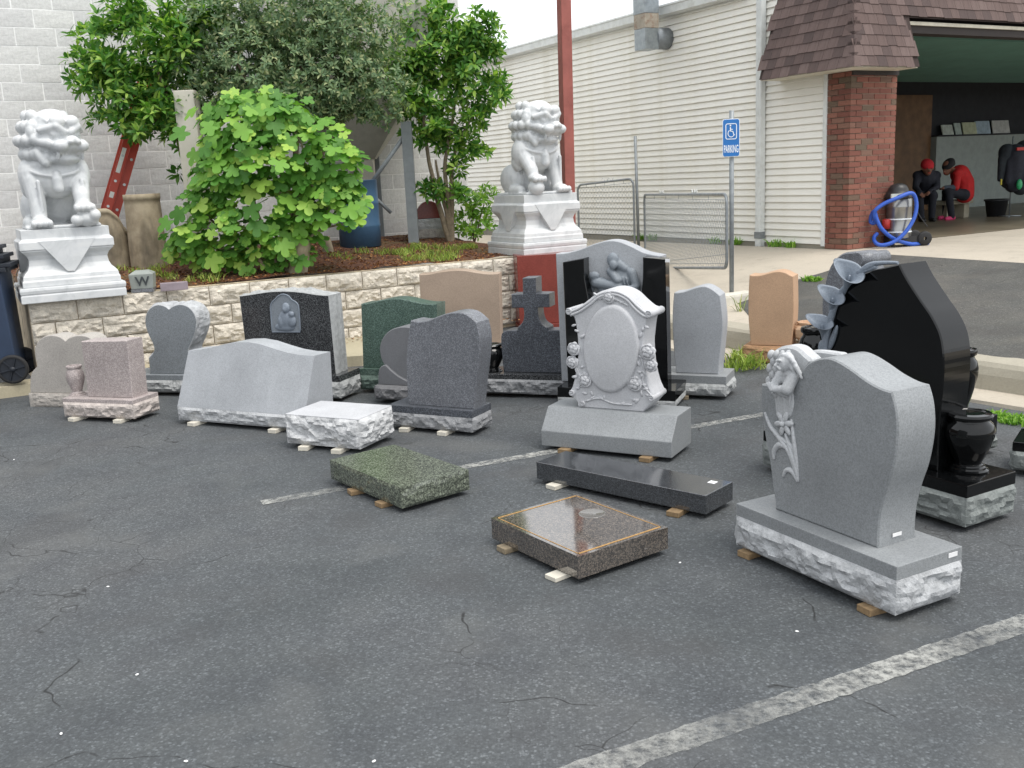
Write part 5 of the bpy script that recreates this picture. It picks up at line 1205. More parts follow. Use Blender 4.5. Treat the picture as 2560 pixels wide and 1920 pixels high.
# ------------------------------------------------------------------ clay pipes, blocks and ladder in the bed
t = NT('clay'); v = t.coord(); n = t.noise(v, 5, 5, .65); st = t.noise(t.scale(v, (1, 1, .35)), 3, 4, .6)
t.col(t.mix(t.maprange(st, .5, .68, 0, .8), t.ramp(n, [(.3, srgb('#857863')), (.6, srgb('#ac9f88'))]), srgb('#4a443b'))); t.rough(.85); t.bump(n, .3, .01)
def pipe(loc, h, r0, r1, label, broken=0, lean=(0, 0)):
    mb = MB(); seg = 36; vs = []; fs = []
    prof = [(r0, 0), (r0 * .99, h * .3), (r0 + (r1 - r0) * .8, h * .86), (r1 * 1.0, h * .92), (r1 * 1.05, h * .93), (r1 * 1.05, h), (r1 * .85, h), (r1 * .84, h * .7)]
    for i, (r_, z) in enumerate(prof):
        for k_ in range(seg):
            a = 2 * pi * k_ / seg; zz = z
            if broken and z > h * .3: zz = z - broken * h * max(0, cos(a - .4)) ** 1.5 * (z / h) * (1 + .25 * noise.noise(Vector((a * 3, z, 1))))
            vs.append((r_ * cos(a), r_ * sin(a), zz))
    for i in range(len(prof) - 1):
        for k_ in range(seg): k2 = (k_ + 1) % seg; fs.append((i * seg + k_, i * seg + k2, (i + 1) * seg + k2, (i + 1) * seg + k_))
    mb.add(vs, fs, 0, True); o = mb.build('clay_pipe', 'clay', None, loc=loc, label=label, cat='pipe', group='old clay pipes in the planting bed')
    o.rotation_euler = (lean[0], lean[1], 0); return o
def pipe_px(x0, x1, yt, yb, label, broken=0, lean=(0, 0), dz=0, r1=None):
    p = bedp((x0 + x1) / 2, yb); r_ = (V(x1, yb, p.y).x - V(x0, yb, p.y).x) / 2; h = zpx((x0 + x1) / 2, yt, p) - p.z; p.z += -.05 + dz
    return pipe(p, h + .05, r_, r1 * r_ if r1 else r_ * .93, label, broken, lean)
pipe_px(330, 420, 484, 664, 'tall upright tan clay pipe with dark collared rim')
pipe_px(240, 330, 520, 664, 'shorter clay pipe with a broken away shoulder', .42)
pipe_px(176, 250, 412, 668, 'slim grey clay pipe standing behind the lion by the bin', 0, (0, -.08), r1=.75)
pipe_px(718, 765, 590, 684, 'tan clay pipe piece leaning under the fig leaves', 0, (.1, .25)); pipe_px(806, 834, 590, 628, 'small whitish concrete cone behind the fig stems', r1=.55)
plain('w_stone', srgb('#8f948f'), .6, var=.15, scale=10); plain('letter_dark', srgb('#3f4446'), .7); plain('pink_brick', srgb('#8f8389'), .75, var=.15, scale=12)
p = G(352, 731, .8); w = .13; e = empty('letter_stone', (p.x, p.y + .08, .8), radians(12), 'small grey carved stone marked with the letter W on the wall', 'stone')
mb = MB(); mb.box(-.1, .1, -.08, .1, 0, .03); mb.build('foot', 'gr_dark', e)
mb = MB(); vs = [(-.1, -.07, .031), (.1, -.07, .031), (.1, .12, .031), (-.1, .12, .031), (-.11, -.08, .17), (.11, -.08, .17), (.11, .13, .17), (-.11, .13, .17), (-.06, -.03, .2), (.06, -.03, .2), (.06, .08, .2), (-.06, .08, .2)]
mb.add(vs, [(0, 3, 2, 1), (0, 1, 5, 4), (1, 2, 6, 5), (2, 3, 7, 6), (3, 0, 4, 7), (4, 5, 9, 8), (5, 6, 10, 9), (6, 7, 11, 10), (7, 4, 8, 11), (8, 9, 10, 11)]); mb.build('cap_stone', 'w_stone', e, bevel=.006)
ob = link('letter', setmat(text_mesh('W', .12, .001), 'letter_dark'), e, (.01, -.081, .1)); ob.rotation_euler = (radians(94), 0, 0)
p = G(432, 727, .8); mb = MB(); mb.box(-.125, .125, -.04, .05, 0, .075); mb.build('loose_brick', 'pink_brick', None, bevel=.006, loc=(p.x, p.y + .05, .8), rotz=radians(20), label='mauve grey paving brick lying on the wall top', cat='brick')
# ladder
plain('ladder_red', srgb('#b0402f'), .5, var=.12); plain('aluminium', srgb('#b9bcbc'), .4, .7); plain('label_white', srgb('#d8d8d2'), .5)
la, lb = V(266, 560, 11.3), V(372, 180, 11.9); la = V(248, 610, 11.3)
ax = (lb - la); Ll = ax.length; ax.normalize(); sd = Vector((RD.x, RD.y, 0)); sd = (sd - ax * sd.dot(ax)).normalized(); bk = ax.cross(sd).normalized() * -1
if bk.y < 0: bk = -bk
ml = Matrix((sd, bk, ax)).transposed().to_4x4(); ml.translation = la
le = link('extension_ladder', None, None, label='red fibreglass extension ladder leaning on the white block wall', cat='ladder'); le.matrix_world = ml
rw_ = .085
for nm, x0, y0 in (('front_rail', -.06, 0), ('rear_rail', .04, .05), ('far_rail', -.06, .4), ('far_rear_rail', .04, .36)):
    mb = MB(); mb.box(x0, x0 + rw_, y0, y0 + .006, 0, Ll); mb.box(x0, x0 + .006, y0 + .006, y0 + .03, 0, Ll); mb.box(x0 + rw_ - .006, x0 + rw_, y0 + .006, y0 + .03, 0, Ll); mb.build(nm, 'ladder_red', le)
i = 0; z = .14
while z < Ll:
    mb = MB(); mb.tube([(-.02, -.004, z), (-.02, .41, z)], .016, 10); mb.build('rung', 'aluminium', le); mb = MB(); mb.tube([(.085, .04, z + .0), (.085, .38, z)], .016, 10); mb.build('rung', 'aluminium', le); z += .305
for z0_, z1_, x in ((.05, .3, -.045), (.55, .62, -.04), (.85, 1.15, -.045), (1.5, 1.75, -.04)): mb = MB(); mb.box(x, x + .045, -.002, -.0005, z0_, z1_); mb.build('rail_label', 'label_white', le)
# ------------------------------------------------------------------ hopper, legs, drum
plain('hopper_grey', srgb('#aaa89d'), .6, var=.12, scale=3, dirt=(srgb('#7d7b70'), 2.5, .5)); plain('column_cream', srgb('#c4bfb2'), .7, var=.1, scale=3); plain('leg_grey', srgb('#8b9194'), .5, .2, var=.15); plain('drum_blue', srgb('#446685'), .45, var=.2, scale=3, dirt=(srgb('#2b4a66'), 3, .6))
hb_ = bedp(1035, 606); hY = hb_.y
ho = empty('dust_hopper', (hb_.x, hb_.y, hb_.z - .02), 0, 'grey dust hopper on steel legs half hidden behind the trees', 'hopper')
def hp_(x, y, Y): q = V(x, y, Y); return q - Vector((hb_.x, hb_.y, hb_.z - .02))
b0 = hp_(1035, 606, hY); tpl = hp_(1018, 250, hY)
lh_ = zpx(1018, 300, hb_) - hb_.z; mb = MB(); mb.box(-.065, .065, -.05, .05, 0, lh_); mb.build('leg', 'leg_grey', ho)
l2 = hp_(948, 560, hY + 1.2); mb = MB(); mb.box(l2.x - .07, l2.x + .07, l2.y - .06, l2.y + .06, 0, lh_); mb.build('leg', 'leg_grey', ho); mb = MB(); mb.box(l2.x - .16, l2.x - .075, l2.y - .03, l2.y + .03, 0, 2.3); mb.build('brown_strip', 'brown_dark', ho)  # second leg with a dark brown strip standing beside it
l3 = hp_(486, 420, 10.95); mb = MB(); mb.box(l3.x - .11, l3.x + .11, l3.y - .1, l3.y + .1, -.1, zpx(480, 222, Vector((l3.x + hb_.x, l3.y + hb_.y, 0))) - hb_.z); mb.build('leg_column', 'column_cream', ho, bevel=.01)
c1_, c2_ = hp_(1008, 345, hY), hp_(905, 490, hY); mb = MB(); mb.tube([c1_, c2_], .03, 6); c3_, c4_ = hp_(912, 470, hY + .1), hp_(978, 532, hY + .1); mb.tube([c3_, c4_], .025, 6); mb.build('cross_brace', 'leg_grey', ho)
q = hp_(915, 397, hY + .5); tp_ = hp_(915, 290, hY + .5); zt_ = 2.75
mb = MB(); bw_, tw_ = .14, 1.0; zc_ = q.z; zt2 = zc_ + 1.15
cxh = q.x - .05; vs = []
for hw_, z in ((bw_, zc_), (tw_, zt2), (tw_, zt2 + 2.2)):
    for a_, b_ in ((-1, -1), (1, -1), (1, 1), (-1, 1)): vs.append((cxh + a_ * hw_, q.y + .3 + b_ * hw_ * .8, z))
mb.add(vs, [(i * 4 + k_, i * 4 + (k_ + 1) % 4, i * 4 + 4 + (k_ + 1) % 4, i * 4 + 4 + k_) for i in range(2) for k_ in range(4)] + [(3, 2, 1, 0), (8, 9, 10, 11)]); mb.build('hopper_cone', 'hopper_grey', ho)
mb = MB(); mb.box(cxh - .11, cxh + .11, q.y + .2, q.y + .4, zc_ - .3, zc_ - .002); mb.build('chute', 'column_cream', ho)
d0_ = bedp(902, 612); r_ = (V(955, 600, d0_.y).x - V(852, 600, d0_.y).x) / 2; dh = zpx(902, 448, d0_) - d0_.z; e = empty('blue_drum', (d0_.x, d0_.y, d0_.z - .02), 0, 'blue steel drum under the grey hopper', 'drum')
mb = MB(); mb.lathe([(0, 0), (r_, 0), (r_, dh * .3), (r_ * 1.025, dh * .32), (r_, dh * .34), (r_, dh * .64), (r_ * 1.025, dh * .66), (r_, dh * .68), (r_, dh), (r_ * 1.02, dh * 1.005), (r_ * .96, dh * 1.01), (r_ * .95, dh * .985), (0, dh * .985)], 32); mb.build('shell', 'drum_blue', e)
# red arched stone on stacked pale stones
p = bedp(1075, 594); yy = atan2(RD.y, RD.x)
def st_(z0_, z1_, w_, d_, name, m, label, seed):
    f_ = empty(name, (p.x, p.y + .12, z0_), yy * .3, label, 'stone'); mb = MB(); rock_box(mb, w_, d_, 0, z1_ - z0_, .015, seed, 0, 0, .03); mb.build('stone', m, f_, recalc=False)
za = zpx(1075, 572, p); zb2 = zpx(1075, 547, p)
st_(p.z - .02, za, .42, .3, 'stacked_stone', 'rk_pale', 'pale rough stone at the bottom of the stack by the steel leg', 3); st_(za + .001, zb2, .36, .26, 'stacked_stone', 'rk_white', 'whitish broken stone under the red arched one', 8)
zr_ = zpx(1075, 503, p); rr = .19; mb = MB(); o = [Vector((rr * cos(pi * i / 16), (zr_ - zb2) * sin(pi * i / 16))) for i in range(17)]; prism(mb, o, -.07, .07); mb.build('arched_stone', 'gr_red', None, loc=(p.x, p.y + .12, zb2 + .002), rotz=yy * .3, label='small red half round stone on top of pale stones', cat='stone')
# low wire edging at the left
mb = MB(); e0_ = V(-25, 590, 9.6)
for i in range(5):
    a = e0_ + Vector((i * .14 - .1, 0, 0)) ; mb.tube([a + Vector((.0 + .13 * (1 - cos(q * pi / 8)) / 2, 0, .2 * sin(q * pi / 8))) - e0_ for q in range(9)], .006, 6); mb.tube([a - e0_ + Vector((.065, 0, -.05)), a - e0_ + Vector((.065, 0, .2))], .005, 6)
mb.tube([Vector((-.1, 0, .0)), Vector((.6, 0, .05))], .006, 6); mb.build('wire_edging', 'rust_metal', None, loc=(e0_.x, e0_.y, ZL + .06), label='rusty low wire garden edging behind the blue bin', cat='garden edging')
# litter
plain('blue_plastic', srgb('#2a74c0'), .4); p = gz('z1', (1455, 1112), 0); mb = MB(); mb.tube([(-.035, 0, .014), (.035, 0, .014)], .012, 10); mb.build('plastic_cap', 'blue_plastic', None, loc=p, rotz=.2, label='small bright blue piece of plastic on the asphalt by the pinkish headstone', cat='litter')
# ------------------------------------------------------------------ foliage
def leafmat(name, stops, rough=.45, trans=.35, hue=None):
    t = NT(name); g = t.n('ShaderNodeNewGeometry'); oi = t.n('ShaderNodeObjectInfo')
    rnd = t.math('FRACT', t.math('ADD', g.outputs['Random Per Island'], oi.outputs['Random']))
    a = t.ramp(rnd, stops); t.col(a); t.rough(rough); t.b.inputs['Specular IOR Level'].default_value = .35
    tr = t.n('ShaderNodeBsdfTranslucent'); t.l(t.mix(1.0, a, (1.1, 1.3, .6), 'MULTIPLY'), tr.inputs[0]); ms = t.n('ShaderNodeMixShader', i_0=trans); t.l(t.b.outputs[0], ms.inputs[1]); t.l(tr.outputs[0], ms.inputs[2]); t.l(ms.outputs[0], t.o.inputs[0])
leafmat('lf_laurel', [(0, srgb('#38662a')), (.35, srgb('#538236')), (.7, srgb('#76a042')), (1, srgb('#a4bf5b'))])
leafmat('lf_olive', [(0, srgb('#516b4c')), (.45, srgb('#6d8661')), (.8, srgb('#889a70')), (1, srgb('#adb183'))], .6, .25)
leafmat('lf_fig', [(0, srgb('#4f7f35')), (.4, srgb('#6b9c45')), (.75, srgb('#86b34c')), (1, srgb('#b0cc62'))], .5, .35)
leafmat('lf_shrub', [(0, srgb('#5b8a34')), (.5, srgb('#7ba544')), (1, srgb('#a3c558'))], .5, .35)
leafmat('lf_grass', [(0, srgb('#66753c')), (.5, srgb('#8ba548')), (.85, srgb('#a9b75a')), (1, srgb('#b5a96a'))], .6, .3)
leafmat('lf_litter', [(0, srgb('#4a2c1c')), (.4, srgb('#74472c')), (.75, srgb('#96663f')), (1, srgb('#b98f5c'))], .9, .1)
plain('bark', srgb('#6d5f50'), .9, var=.3, scale=20, bump=.4); plain('bark_pale', srgb('#8a7d69'), .9, var=.3, scale=20, bump=.4)
def rdir():
    z = random.uniform(-1, 1); a = random.uniform(0, 2 * pi); r = (1 - z * z) ** .5; return Vector((r * cos(a), r * sin(a), z))
def leaf_geo(mb, p, d, up, l, w):
    """one folded, arched leaf"""
    s = d.cross(up); s = s.normalized() if s.length > .01 else Vector((1, 0, 0)); n = s.cross(d)
    m1 = p + d * l * .35 + n * l * .05; m2 = p + d * l * .7 + n * l * .02; t = p + d * l - n * l * .1
    o = len(mb.v); mb.v += [tuple(q) for q in (p, m1 + s * w * .5 + n * w * .16, m1, m1 - s * w * .5 + n * w * .16, m2 + s * w * .42 + n * w * .1, m2, m2 - s * w * .42 + n * w * .1, t)]
    for f in ((0, 1, 2), (0, 2, 3), (1, 4, 5, 2), (2, 5, 6, 3), (4, 7, 5), (5, 7, 6)): mb.f.append([i + o for i in f]); mb.mi.append(0); mb.sm.append(True)
def blob_center(b, Y): return V(b[0], b[1], Y + (b[4] if len(b) > 4 else 0))
def crown(mb, blobs, Y, dens, l, w, per=7, shell=.55, jitter=.12, droop=0.0, org=Vector((0, 0, 0)), upb=.55):
    for b in blobs:
        c_ = blob_center(b, Y); k_ = c_.y / F; rx, rz = b[2] * k_ * 1.03, b[3] * k_ * 1.03; ry = min(rx, rz) * .8 + .08
        n = int(dens * (rx * rz * 4 + rx * ry * 2))
        for _ in range(n):
            d = rdir(); rr = 1 - (1 - shell) * random.random() ** 1.6
            bump_ = 1 + jitter * 2.2 * noise.noise(Vector((d.x * 2.2 + b[0], d.y * 2.2 + b[1], d.z * 2.2)))
            q = c_ + Vector((d.x * rx, d.y * ry, d.z * rz)) * rr * bump_ - org
            ax = (d * .8 + Vector((0, 0, upb)) + rdir() * .45).normalized(); ph = random.uniform(0, 6.28); u = ax.orthogonal().normalized(); v_ = ax.cross(u)
            for k2 in range(per):
                a = ph + k2 * 2.4; sp_ = .35 + .65 * (k2 / per); ld = (ax * (1 - sp_ * .85) + (u * cos(a) + v_ * sin(a)) * sp_ * 1.1 - Vector((0, 0, droop * random.random()))).normalized()
                s_ = random.uniform(.7, 1.15); leaf_geo(mb, q + ld * l * .12, ld, ax, l * s_, w * s_)
def pads(blobs, Y, n, seed):
    r = random.Random(seed); out = []
    for b in blobs:
        k_ = max(3, int(n * (b[2] * b[3]) / 6000))
        for _ in range(k_):
            a = r.uniform(0, 6.28); q = r.random() ** .6; s = r.uniform(.3, .5)
            m = min(max((b[2] * b[3]) ** .5, 24), 70)
            out.append((b[0] + cos(a) * q * b[2] * .8, b[1] + sin(a) * q * b[3] * .85, m * s * 1.15, m * s * .62, (b[4] if len(b) > 4 else 0) + r.uniform(-.35, .3)))
    return out
def limb(mb, pts, r0, r1, n=6):
    q = catmull([Vector(p) for p in pts], n); m = len(q); mb.tube([p + Vector((noise.noise(p * 3), noise.noise(p * 3 + Vector((5, 0, 0))), 0)) * r0 * .7 for p in q], [r0 + (r1 - r0) * i / (m - 1) for i in range(m)], 10)
def tree(label, basep, Y, blobs, stems, mat, barkm, dens, l, w, r0, group=None, name='tree', pad=0, **kw):
    fill = blobs
    if pad: blobs = pads(blobs, Y, pad, int(basep.x * 100))
    e = empty(name, basep, 0, label, 'tree' if name == 'tree' else 'shrub', group); mb = MB()
    for st in stems: limb(mb, [V(p[0], p[1], Y + (p[2] if len(p) > 2 else 0)) - basep if i else Vector((V(p[0], p[1], Y).x - basep.x, 0, -.08)) for i, p in enumerate(st)], r0, r0 * .3)
    mb.build('trunk', barkm, e, recalc=False)
    mb = MB(); crown(mb, blobs, Y, dens, l, w, org=basep, **kw)
    if pad: crown(mb, fill, Y, 58, l, w, org=basep, shell=.35, droop=.4)
    mb.build('crown', mat, e, recalc=False, kind='stuff')
    return e
random.seed(21)
bL = bedp(478, 640); 
tree('dark green laurel tree above the red ladder', Vector((bL.x, 11.25, BZ(Vector((bL.x, 11.25, 0))))), 11.25, [(235, 140, 62, 70, .1), (215, 175, 38, 55), (290, 215, 80, 70), (350, 60, 110, 70, .2), (420, 130, 100, 100), (330, 270, 90, 62), (430, 240, 80, 80), (262, 300, 48, 20), (350, 318, 50, 28), (500, 40, 90, 60, .2), (445, 345, 38, 38), (420, 300, 60, 40), (458, 420, 26, 22), (475, 300, 40, 60)],
     [[(478, 640), (470, 480), (452, 360), (420, 240), (380, 140)], [(478, 640), (466, 430), (440, 330), (330, 280)], [(478, 640), (480, 400), (478, 240), (500, 60)]], 'lf_laurel', 'bark', 125, .12, .04, .045, droop=.3, pad=5, shell=.3, upb=.8)
bC = bedp(742, 672)
tree('grey green fine leaved tree rising behind the fig', Vector((bC.x, 11.2, BZ(Vector((bC.x, 11.2, 0))))), 11.2, [(560, 60, 130, 80, .1), (720, 40, 160, 80), (880, 80, 130, 95), (640, 180, 150, 95, -.15), (800, 190, 150, 90, -.1), (930, 215, 105, 75), (720, 255, 150, 55, -.1), (545, 230, 75, 65), (950, 285, 65, 26), (490, 180, 62, 55), (820, 275, 90, 35), (600, 120, 140, 90, .3), (800, 110, 160, 100, .3)],
     [[(742, 672), (735, 560), (700, 420), (640, 250), (560, 90)], [(742, 672), (745, 540), (740, 380), (760, 220), (740, 60)], [(742, 672), (760, 540), (800, 400), (860, 250), (900, 90)]], 'lf_olive', 'bark', 210, .07, .024, .05, per=8, jitter=.2, upb=.35, droop=.3)
bR = bedp(1128, 600)
tree('dark green laurel tree with pale stems behind the right lion', Vector((bR.x, 12.9, BZ(Vector((bR.x, 12.9, 0))))), 12.9, [(1060, 55, 90, 50, .1), (1150, 75, 80, 60), (1205, 110, 55, 60), (1110, 150, 110, 80), (1020, 140, 70, 80), (1190, 190, 75, 75), (1230, 235, 38, 40), (1080, 230, 95, 55), (1185, 295, 42, 40), (1120, 345, 72, 34), (1180, 378, 48, 22), (1060, 300, 60, 50, .3), (1100, 345, 40, 30), (1080, 480, 38, 30), (1130, 488, 34, 24), (1145, 420, 30, 16)],
     [[(1128, 600), (1122, 520), (1112, 420), (1130, 300), (1150, 150)], [(1128, 600), (1095, 510), (1075, 420), (1060, 300), (1050, 120)], [(1128, 600), (1118, 540), (1098, 470), (1090, 400)], [(1128, 600), (1130, 500), (1132, 400), (1180, 290)]], 'lf_laurel', 'bark_pale', 120, .125, .043, .04, droop=.3, pad=5, shell=.3, upb=.8)
bS = bedp(1190, 592)
tree('bright green shrub beside the white lion pedestal', Vector((bS.x, 13.2, BZ(Vector((bS.x, 13.2, 0))))), 13.2, [(1185, 510, 45, 32), (1215, 485, 26, 18), (1165, 555, 32, 26), (1205, 550, 28, 26), (1180, 580, 26, 14)], [[(1185, 605), (1180, 540), (1190, 500)], [(1185, 605), (1200, 550), (1215, 490)]], 'lf_shrub', 'bark', 130, .09, .034, .014, name='shrub', droop=.3)
# fig with big lobed leaves
random.seed(5)
bF = bedp(715, 690); FY = 10.35; bF = Vector((V(715, 690, FY).x, FY, BZ(Vector((V(715, 690, FY).x, FY, 0)))))
fg = empty('fig_tree', bF, 0, 'bushy fig tree with big bright lobed leaves behind the retaining wall', 'tree')
mb = MB()
for st in ([(700, 690), (680, 620), (640, 520), (600, 380), (580, 270)], [(715, 692), (720, 610), (740, 500), (760, 380), (700, 280)], [(720, 690), (770, 600), (820, 520), (850, 430)], [(700, 690), (620, 620), (540, 560), (490, 500)], [(705, 690), (650, 640), (560, 620), (480, 620)], [(725, 690), (745, 640), (790, 580), (860, 560)], [(710, 690), (690, 600), (700, 480), (650, 350)]):
    limb(mb, [V(p[0], p[1], FY + (0 if i == 0 else random.uniform(-.15, .15))) - bF - (Vector((0, 0, .1)) if i == 0 else Vector()) for i, p in enumerate(st)], .022, .008)
mb.build('trunk', 'bark_pale', fg, recalc=False)
def fig_leaf(seed):
    r = random.Random(seed); pts = []; lob = [(-122, .6), (-58, .88), (0, 1.05), (58, .88), (122, .6)]; lob = [(a + r.uniform(-6, 6), q * r.uniform(.9, 1.08)) for a, q in lob]
    out = [(180, .12)]
    for i, (a, q) in enumerate(lob):
        for da, k_ in ((-22, .8), (-12, .96), (0, 1.0), (12, .96), (22, .8)): out.append((a + da, q * k_))
        if i < 4: out.append(((a + lob[i + 1][0]) / 2, .5))
    vs = [(0, 0, 0)]
    for a, q in out: x, y = q * .1 * cos(radians(a)), q * .1 * sin(radians(a)) * 1.0; vs.append((x, y, -.9 * (x * x + y * y) + .12 * abs(y) + r.uniform(-.003, .003)))
    n = len(out); fs = [(0, i, i % n + 1) for i in range(1, n + 1)]
    m = MB(); m.add(vs, fs, 0, True); m.tube([(-.006, 0, 0), (-.05, 0, -.012)], .0016, 4, cap=False); return m
FL = [fig_leaf(i) for i in range(5)]; FLM = [m.mesh('leaf', ['lf_fig']) for m in FL]
fb = [(620, 300, 120, 66), (572, 400, 66, 85), (690, 400, 170, 95), (835, 400, 62, 95), (640, 520, 165, 80), (500, 545, 75, 62), (478, 610, 55, 40), (815, 500, 80, 60), (700, 600, 120, 48), (865, 520, 38, 55), (540, 640, 70, 36), (590, 265, 60, 26), (700, 280, 70, 40), (640, 660, 60, 26)]
pl_ = []
for b in fb:
    c_ = V(b[0], b[1], FY); k_ = FY / F; rx, rz = b[2] * k_, b[3] * k_; ry = min(rx, rz) * .8 + .1
    for _ in range(int(340 * (rx * rz * 2 + rx * ry))):
        d = rdir()
        if d.y > .5 and random.random() < .7: continue
        rr = (1 - .5 * random.random() ** 1.7) * (1.05 + .5 * noise.noise(Vector((d.x * 1.9 + b[0], d.y * 1.9 + b[1], d.z * 1.9)))); q = c_ + Vector((d.x * rx, d.y * ry, d.z * rz)) * rr
        if q.z < BZ(q) + .06: continue
        nrm = (Vector((d.x * .5, d.y * .5 - .35, .75)) + rdir() * .45).normalized(); tip = Vector((d.x, d.y - .3, -.35)) + rdir() * .6; tip = (tip - nrm * tip.dot(nrm)).normalized()
        pl_.append((q, Matrix((tip, nrm.cross(tip), nrm)).transposed(), random.uniform(.8, 1.5) * (1 if random.random() > .2 else .6), -d.y + rr + random.random() * .3))
pl_.sort(key=lambda a: -a[3]); rest = MB()
for i, (q, R_, s_, _) in enumerate(pl_):
    if i < 290: o = link('leaf', FLM[i % 5], fg); o.matrix_local = Matrix.Translation(q - bF) @ R_.to_4x4() @ Matrix.Scale(s_, 4)
    else: m = FL[i % 5]; rest.add(m.v, m.f, 0, True, Matrix.Translation(q - bF) @ R_.to_4x4() @ Matrix.Scale(s_, 4))
rest.build('inner_leaves', 'lf_fig', fg, recalc=False, kind='stuff')
# grass, weeds, litter
def tufts(name, spots, label, h, mat='lf_grass', cat='grass', n=60, wide=.004):
    mb = MB()
    for p, r, k_ in spots:
        for _ in range(int(n * k_)):
            a = random.uniform(0, 6.28); q = p + Vector((cos(a), sin(a), 0)) * r * random.random() ** .6; d = Vector((random.gauss(0, .4), random.gauss(0, .4), 1)).normalized(); hh = h * random.uniform(.4, 1.1); s = d.cross(rdir()).normalized() * wide * random.uniform(.6, 1.5); m_ = q + d * hh * .6; t_ = q + d * hh + Vector((d.x, d.y, -.4)) * hh * .4
            mb.add([q - s, q + s, m_ + s * .8, m_ - s * .8, t_], [(0, 1, 2, 3), (3, 2, 4)], 0, True)
    return mb.build(name, mat, None, recalc=False, kind='stuff', label=label, cat=cat)
random.seed(9)
def bw(x, y): p = bedp(x, y); return p
tufts('bed_grass', [(bw(random.uniform(1000, 1190), random.uniform(618, 655)), .12, 1) for _ in range(26)] + [(bw(random.uniform(420, 620), random.uniform(690, 705)), .08, .5) for _ in range(10)] + [(bw(random.uniform(300, 440), random.uniform(668, 690)), .08, .5) for _ in range(9)] + [(bw(random.uniform(830, 1000), random.uniform(625, 650)), .1, .4) for _ in range(10)], 'yellowish green grass and weeds growing in the planting bed', .1, n=46)
mb = MB(); ws = []
for x, y, r, k_ in ((1850, 905, .12, 2), (1835, 925, .12, 1.5), (1880, 920, .12, 1.5)): ws.append((G(x, y, .02), r, k_))
tufts('kerb_grass', ws, 'green grass clump at the foot of the sandstone headstone', .2, n=45, wide=.005)
tufts('kerb_weeds', [(G(x, y, 0), .1, 1) for x, y in ((2480, 1046), (2510, 1050), (2540, 1055), (2565, 1060), (2595, 1064))], 'low weeds along the concrete gutter by the driveway', .07, 'lf_shrub', n=80, wide=.007)
tufts('driveway_weeds', [(RP(2026, 702), .08, 1.4), (RP(2040, 704), .05, 1)], 'small weed on the driveway joint behind the sandstone headstone', .08, 'lf_shrub', 'weed', n=60, wide=.009)
tufts('post_weed', [(RP(1848, 778), .05, .4)], 'sparse weed sprouting by the white kerb below the parking sign', .22, 'lf_grass', 'weed', n=40)
wp = [CORN - RD * .03 + WD * d for d in (2.0, 2.4, 3.9, 4.2, 1.2, .9)]
for p in wp: p.z = FLOOR
tufts('wall_weeds', [(p, .1, 1) for p in wp], 'weeds growing along the foot of the siding wall', .14, 'lf_shrub', 'weed', n=50, wide=.008)
mb = MB()
for _ in range(5200):
    s = random.uniform(.05, WL + .1); y = .18 + 2.6 * random.random() ** 1.5; p = on_wall(s, y); p.z = BZ(p) + .03 * noise.noise(Vector((p.x * 1.1, p.y * 1.1, 0))) + .025 * noise.noise(Vector((p.x, p.y, 0)) * 4) + .006
    d = rdir(); d.z *= .35; d.normalize(); u = d.cross(UP + rdir() * .5).normalized(); l = random.uniform(.018, .05); w_ = random.uniform(.006, .016)
    mb.add([p - d * l / 2, p + u * w_ + UP * .004, p + d * l / 2, p - u * w_ + UP * .004], [(0, 1, 2, 3)])
mb.build('leaf_litter', 'lf_litter', None, recalc=False, kind='stuff', label='brown dry leaves and bark chips covering the planting bed', cat='leaf litter')
mb = MB()
for _ in range(420):
    t_ = random.random(); p = on_wall(t_ * WL, -.1 - .25 * random.random() ** 2); p.z = .125
    d = rdir(); d.z *= .3; u = d.cross(UP).normalized(); l = random.uniform(.02, .05); mb.add([p - d * l / 2, p + u * l * .25 + UP * .006, p + d * l / 2, p - u * l * .25], [(0, 1, 2, 3)])
mb.build('fallen_leaves', 'lf_litter', None, recalc=False, kind='stuff', label='dry leaves gathered at the foot of the retaining wall', cat='leaf litter')

# white pebbles and paper bits on the lot
for i, (x, y) in enumerate(((270, 1468), (343, 1688), (153, 1836), (465, 1905), (935, 1905), (35, 1150), (1992, 1580), (1700, 1408), (2300, 640))):
    p = G(x, y) if i < 8 else RP(2130, 850); mb = MB(); mb.sphere((0, 0, .003), (.008, .005, .003), 8, 5); mb.build('pebble', 'sticker', None, loc=p, rotz=i, label='tiny white pebble lying on the open asphalt', cat='pebble', group='white pebbles on the asphalt')
# ------------------------------------------------------------------ carvings
granite('gr_lily', srgb('#7c8590'), .12, .5); granite('gr_relief', srgb('#7b8289'), .12, .55)
def loc3(f, zone, p, y): a = f.at(zone, p, y); return Vector((a.x, y, a.y))
# roses
f = F_ROSE; yR = -.04; per = (f.at('z4', (800, 800), yR) - f.at('z4', (700, 800), yR)).length / 100     # metres per zoomed pixel
def rose(mb, p, r):
    for k_ in range(6):
        a = k_ * pi / 3 + .3; c_ = p + Vector((cos(a) * r * .6, .004, sin(a) * r * .6)); mb.sphere(c_, (r * .46, r * .22, r * .46), 12, 8)
    for k_ in range(5):
        a = k_ * 2 * pi / 5; c_ = p + Vector((cos(a) * r * .34, -r * .22, sin(a) * r * .34)); mb.sphere(c_, (r * .32, r * .2, r * .32), 12, 8)
    pts = [p + Vector((cos(q * .55) * r * (.08 + .036 * q), -r * .42 + r * .012 * q, sin(q * .55) * r * (.08 + .036 * q))) for q in range(24)]; mb.tube(pts, r * .075, 6)
    pts = [p + Vector((cos(q * .42 + 1) * r * .88, -r * .12 + .05 * r * sin(q), sin(q * .42 + 1) * r * .88)) for q in range(14)]; mb.tube(pts, r * .08, 6)
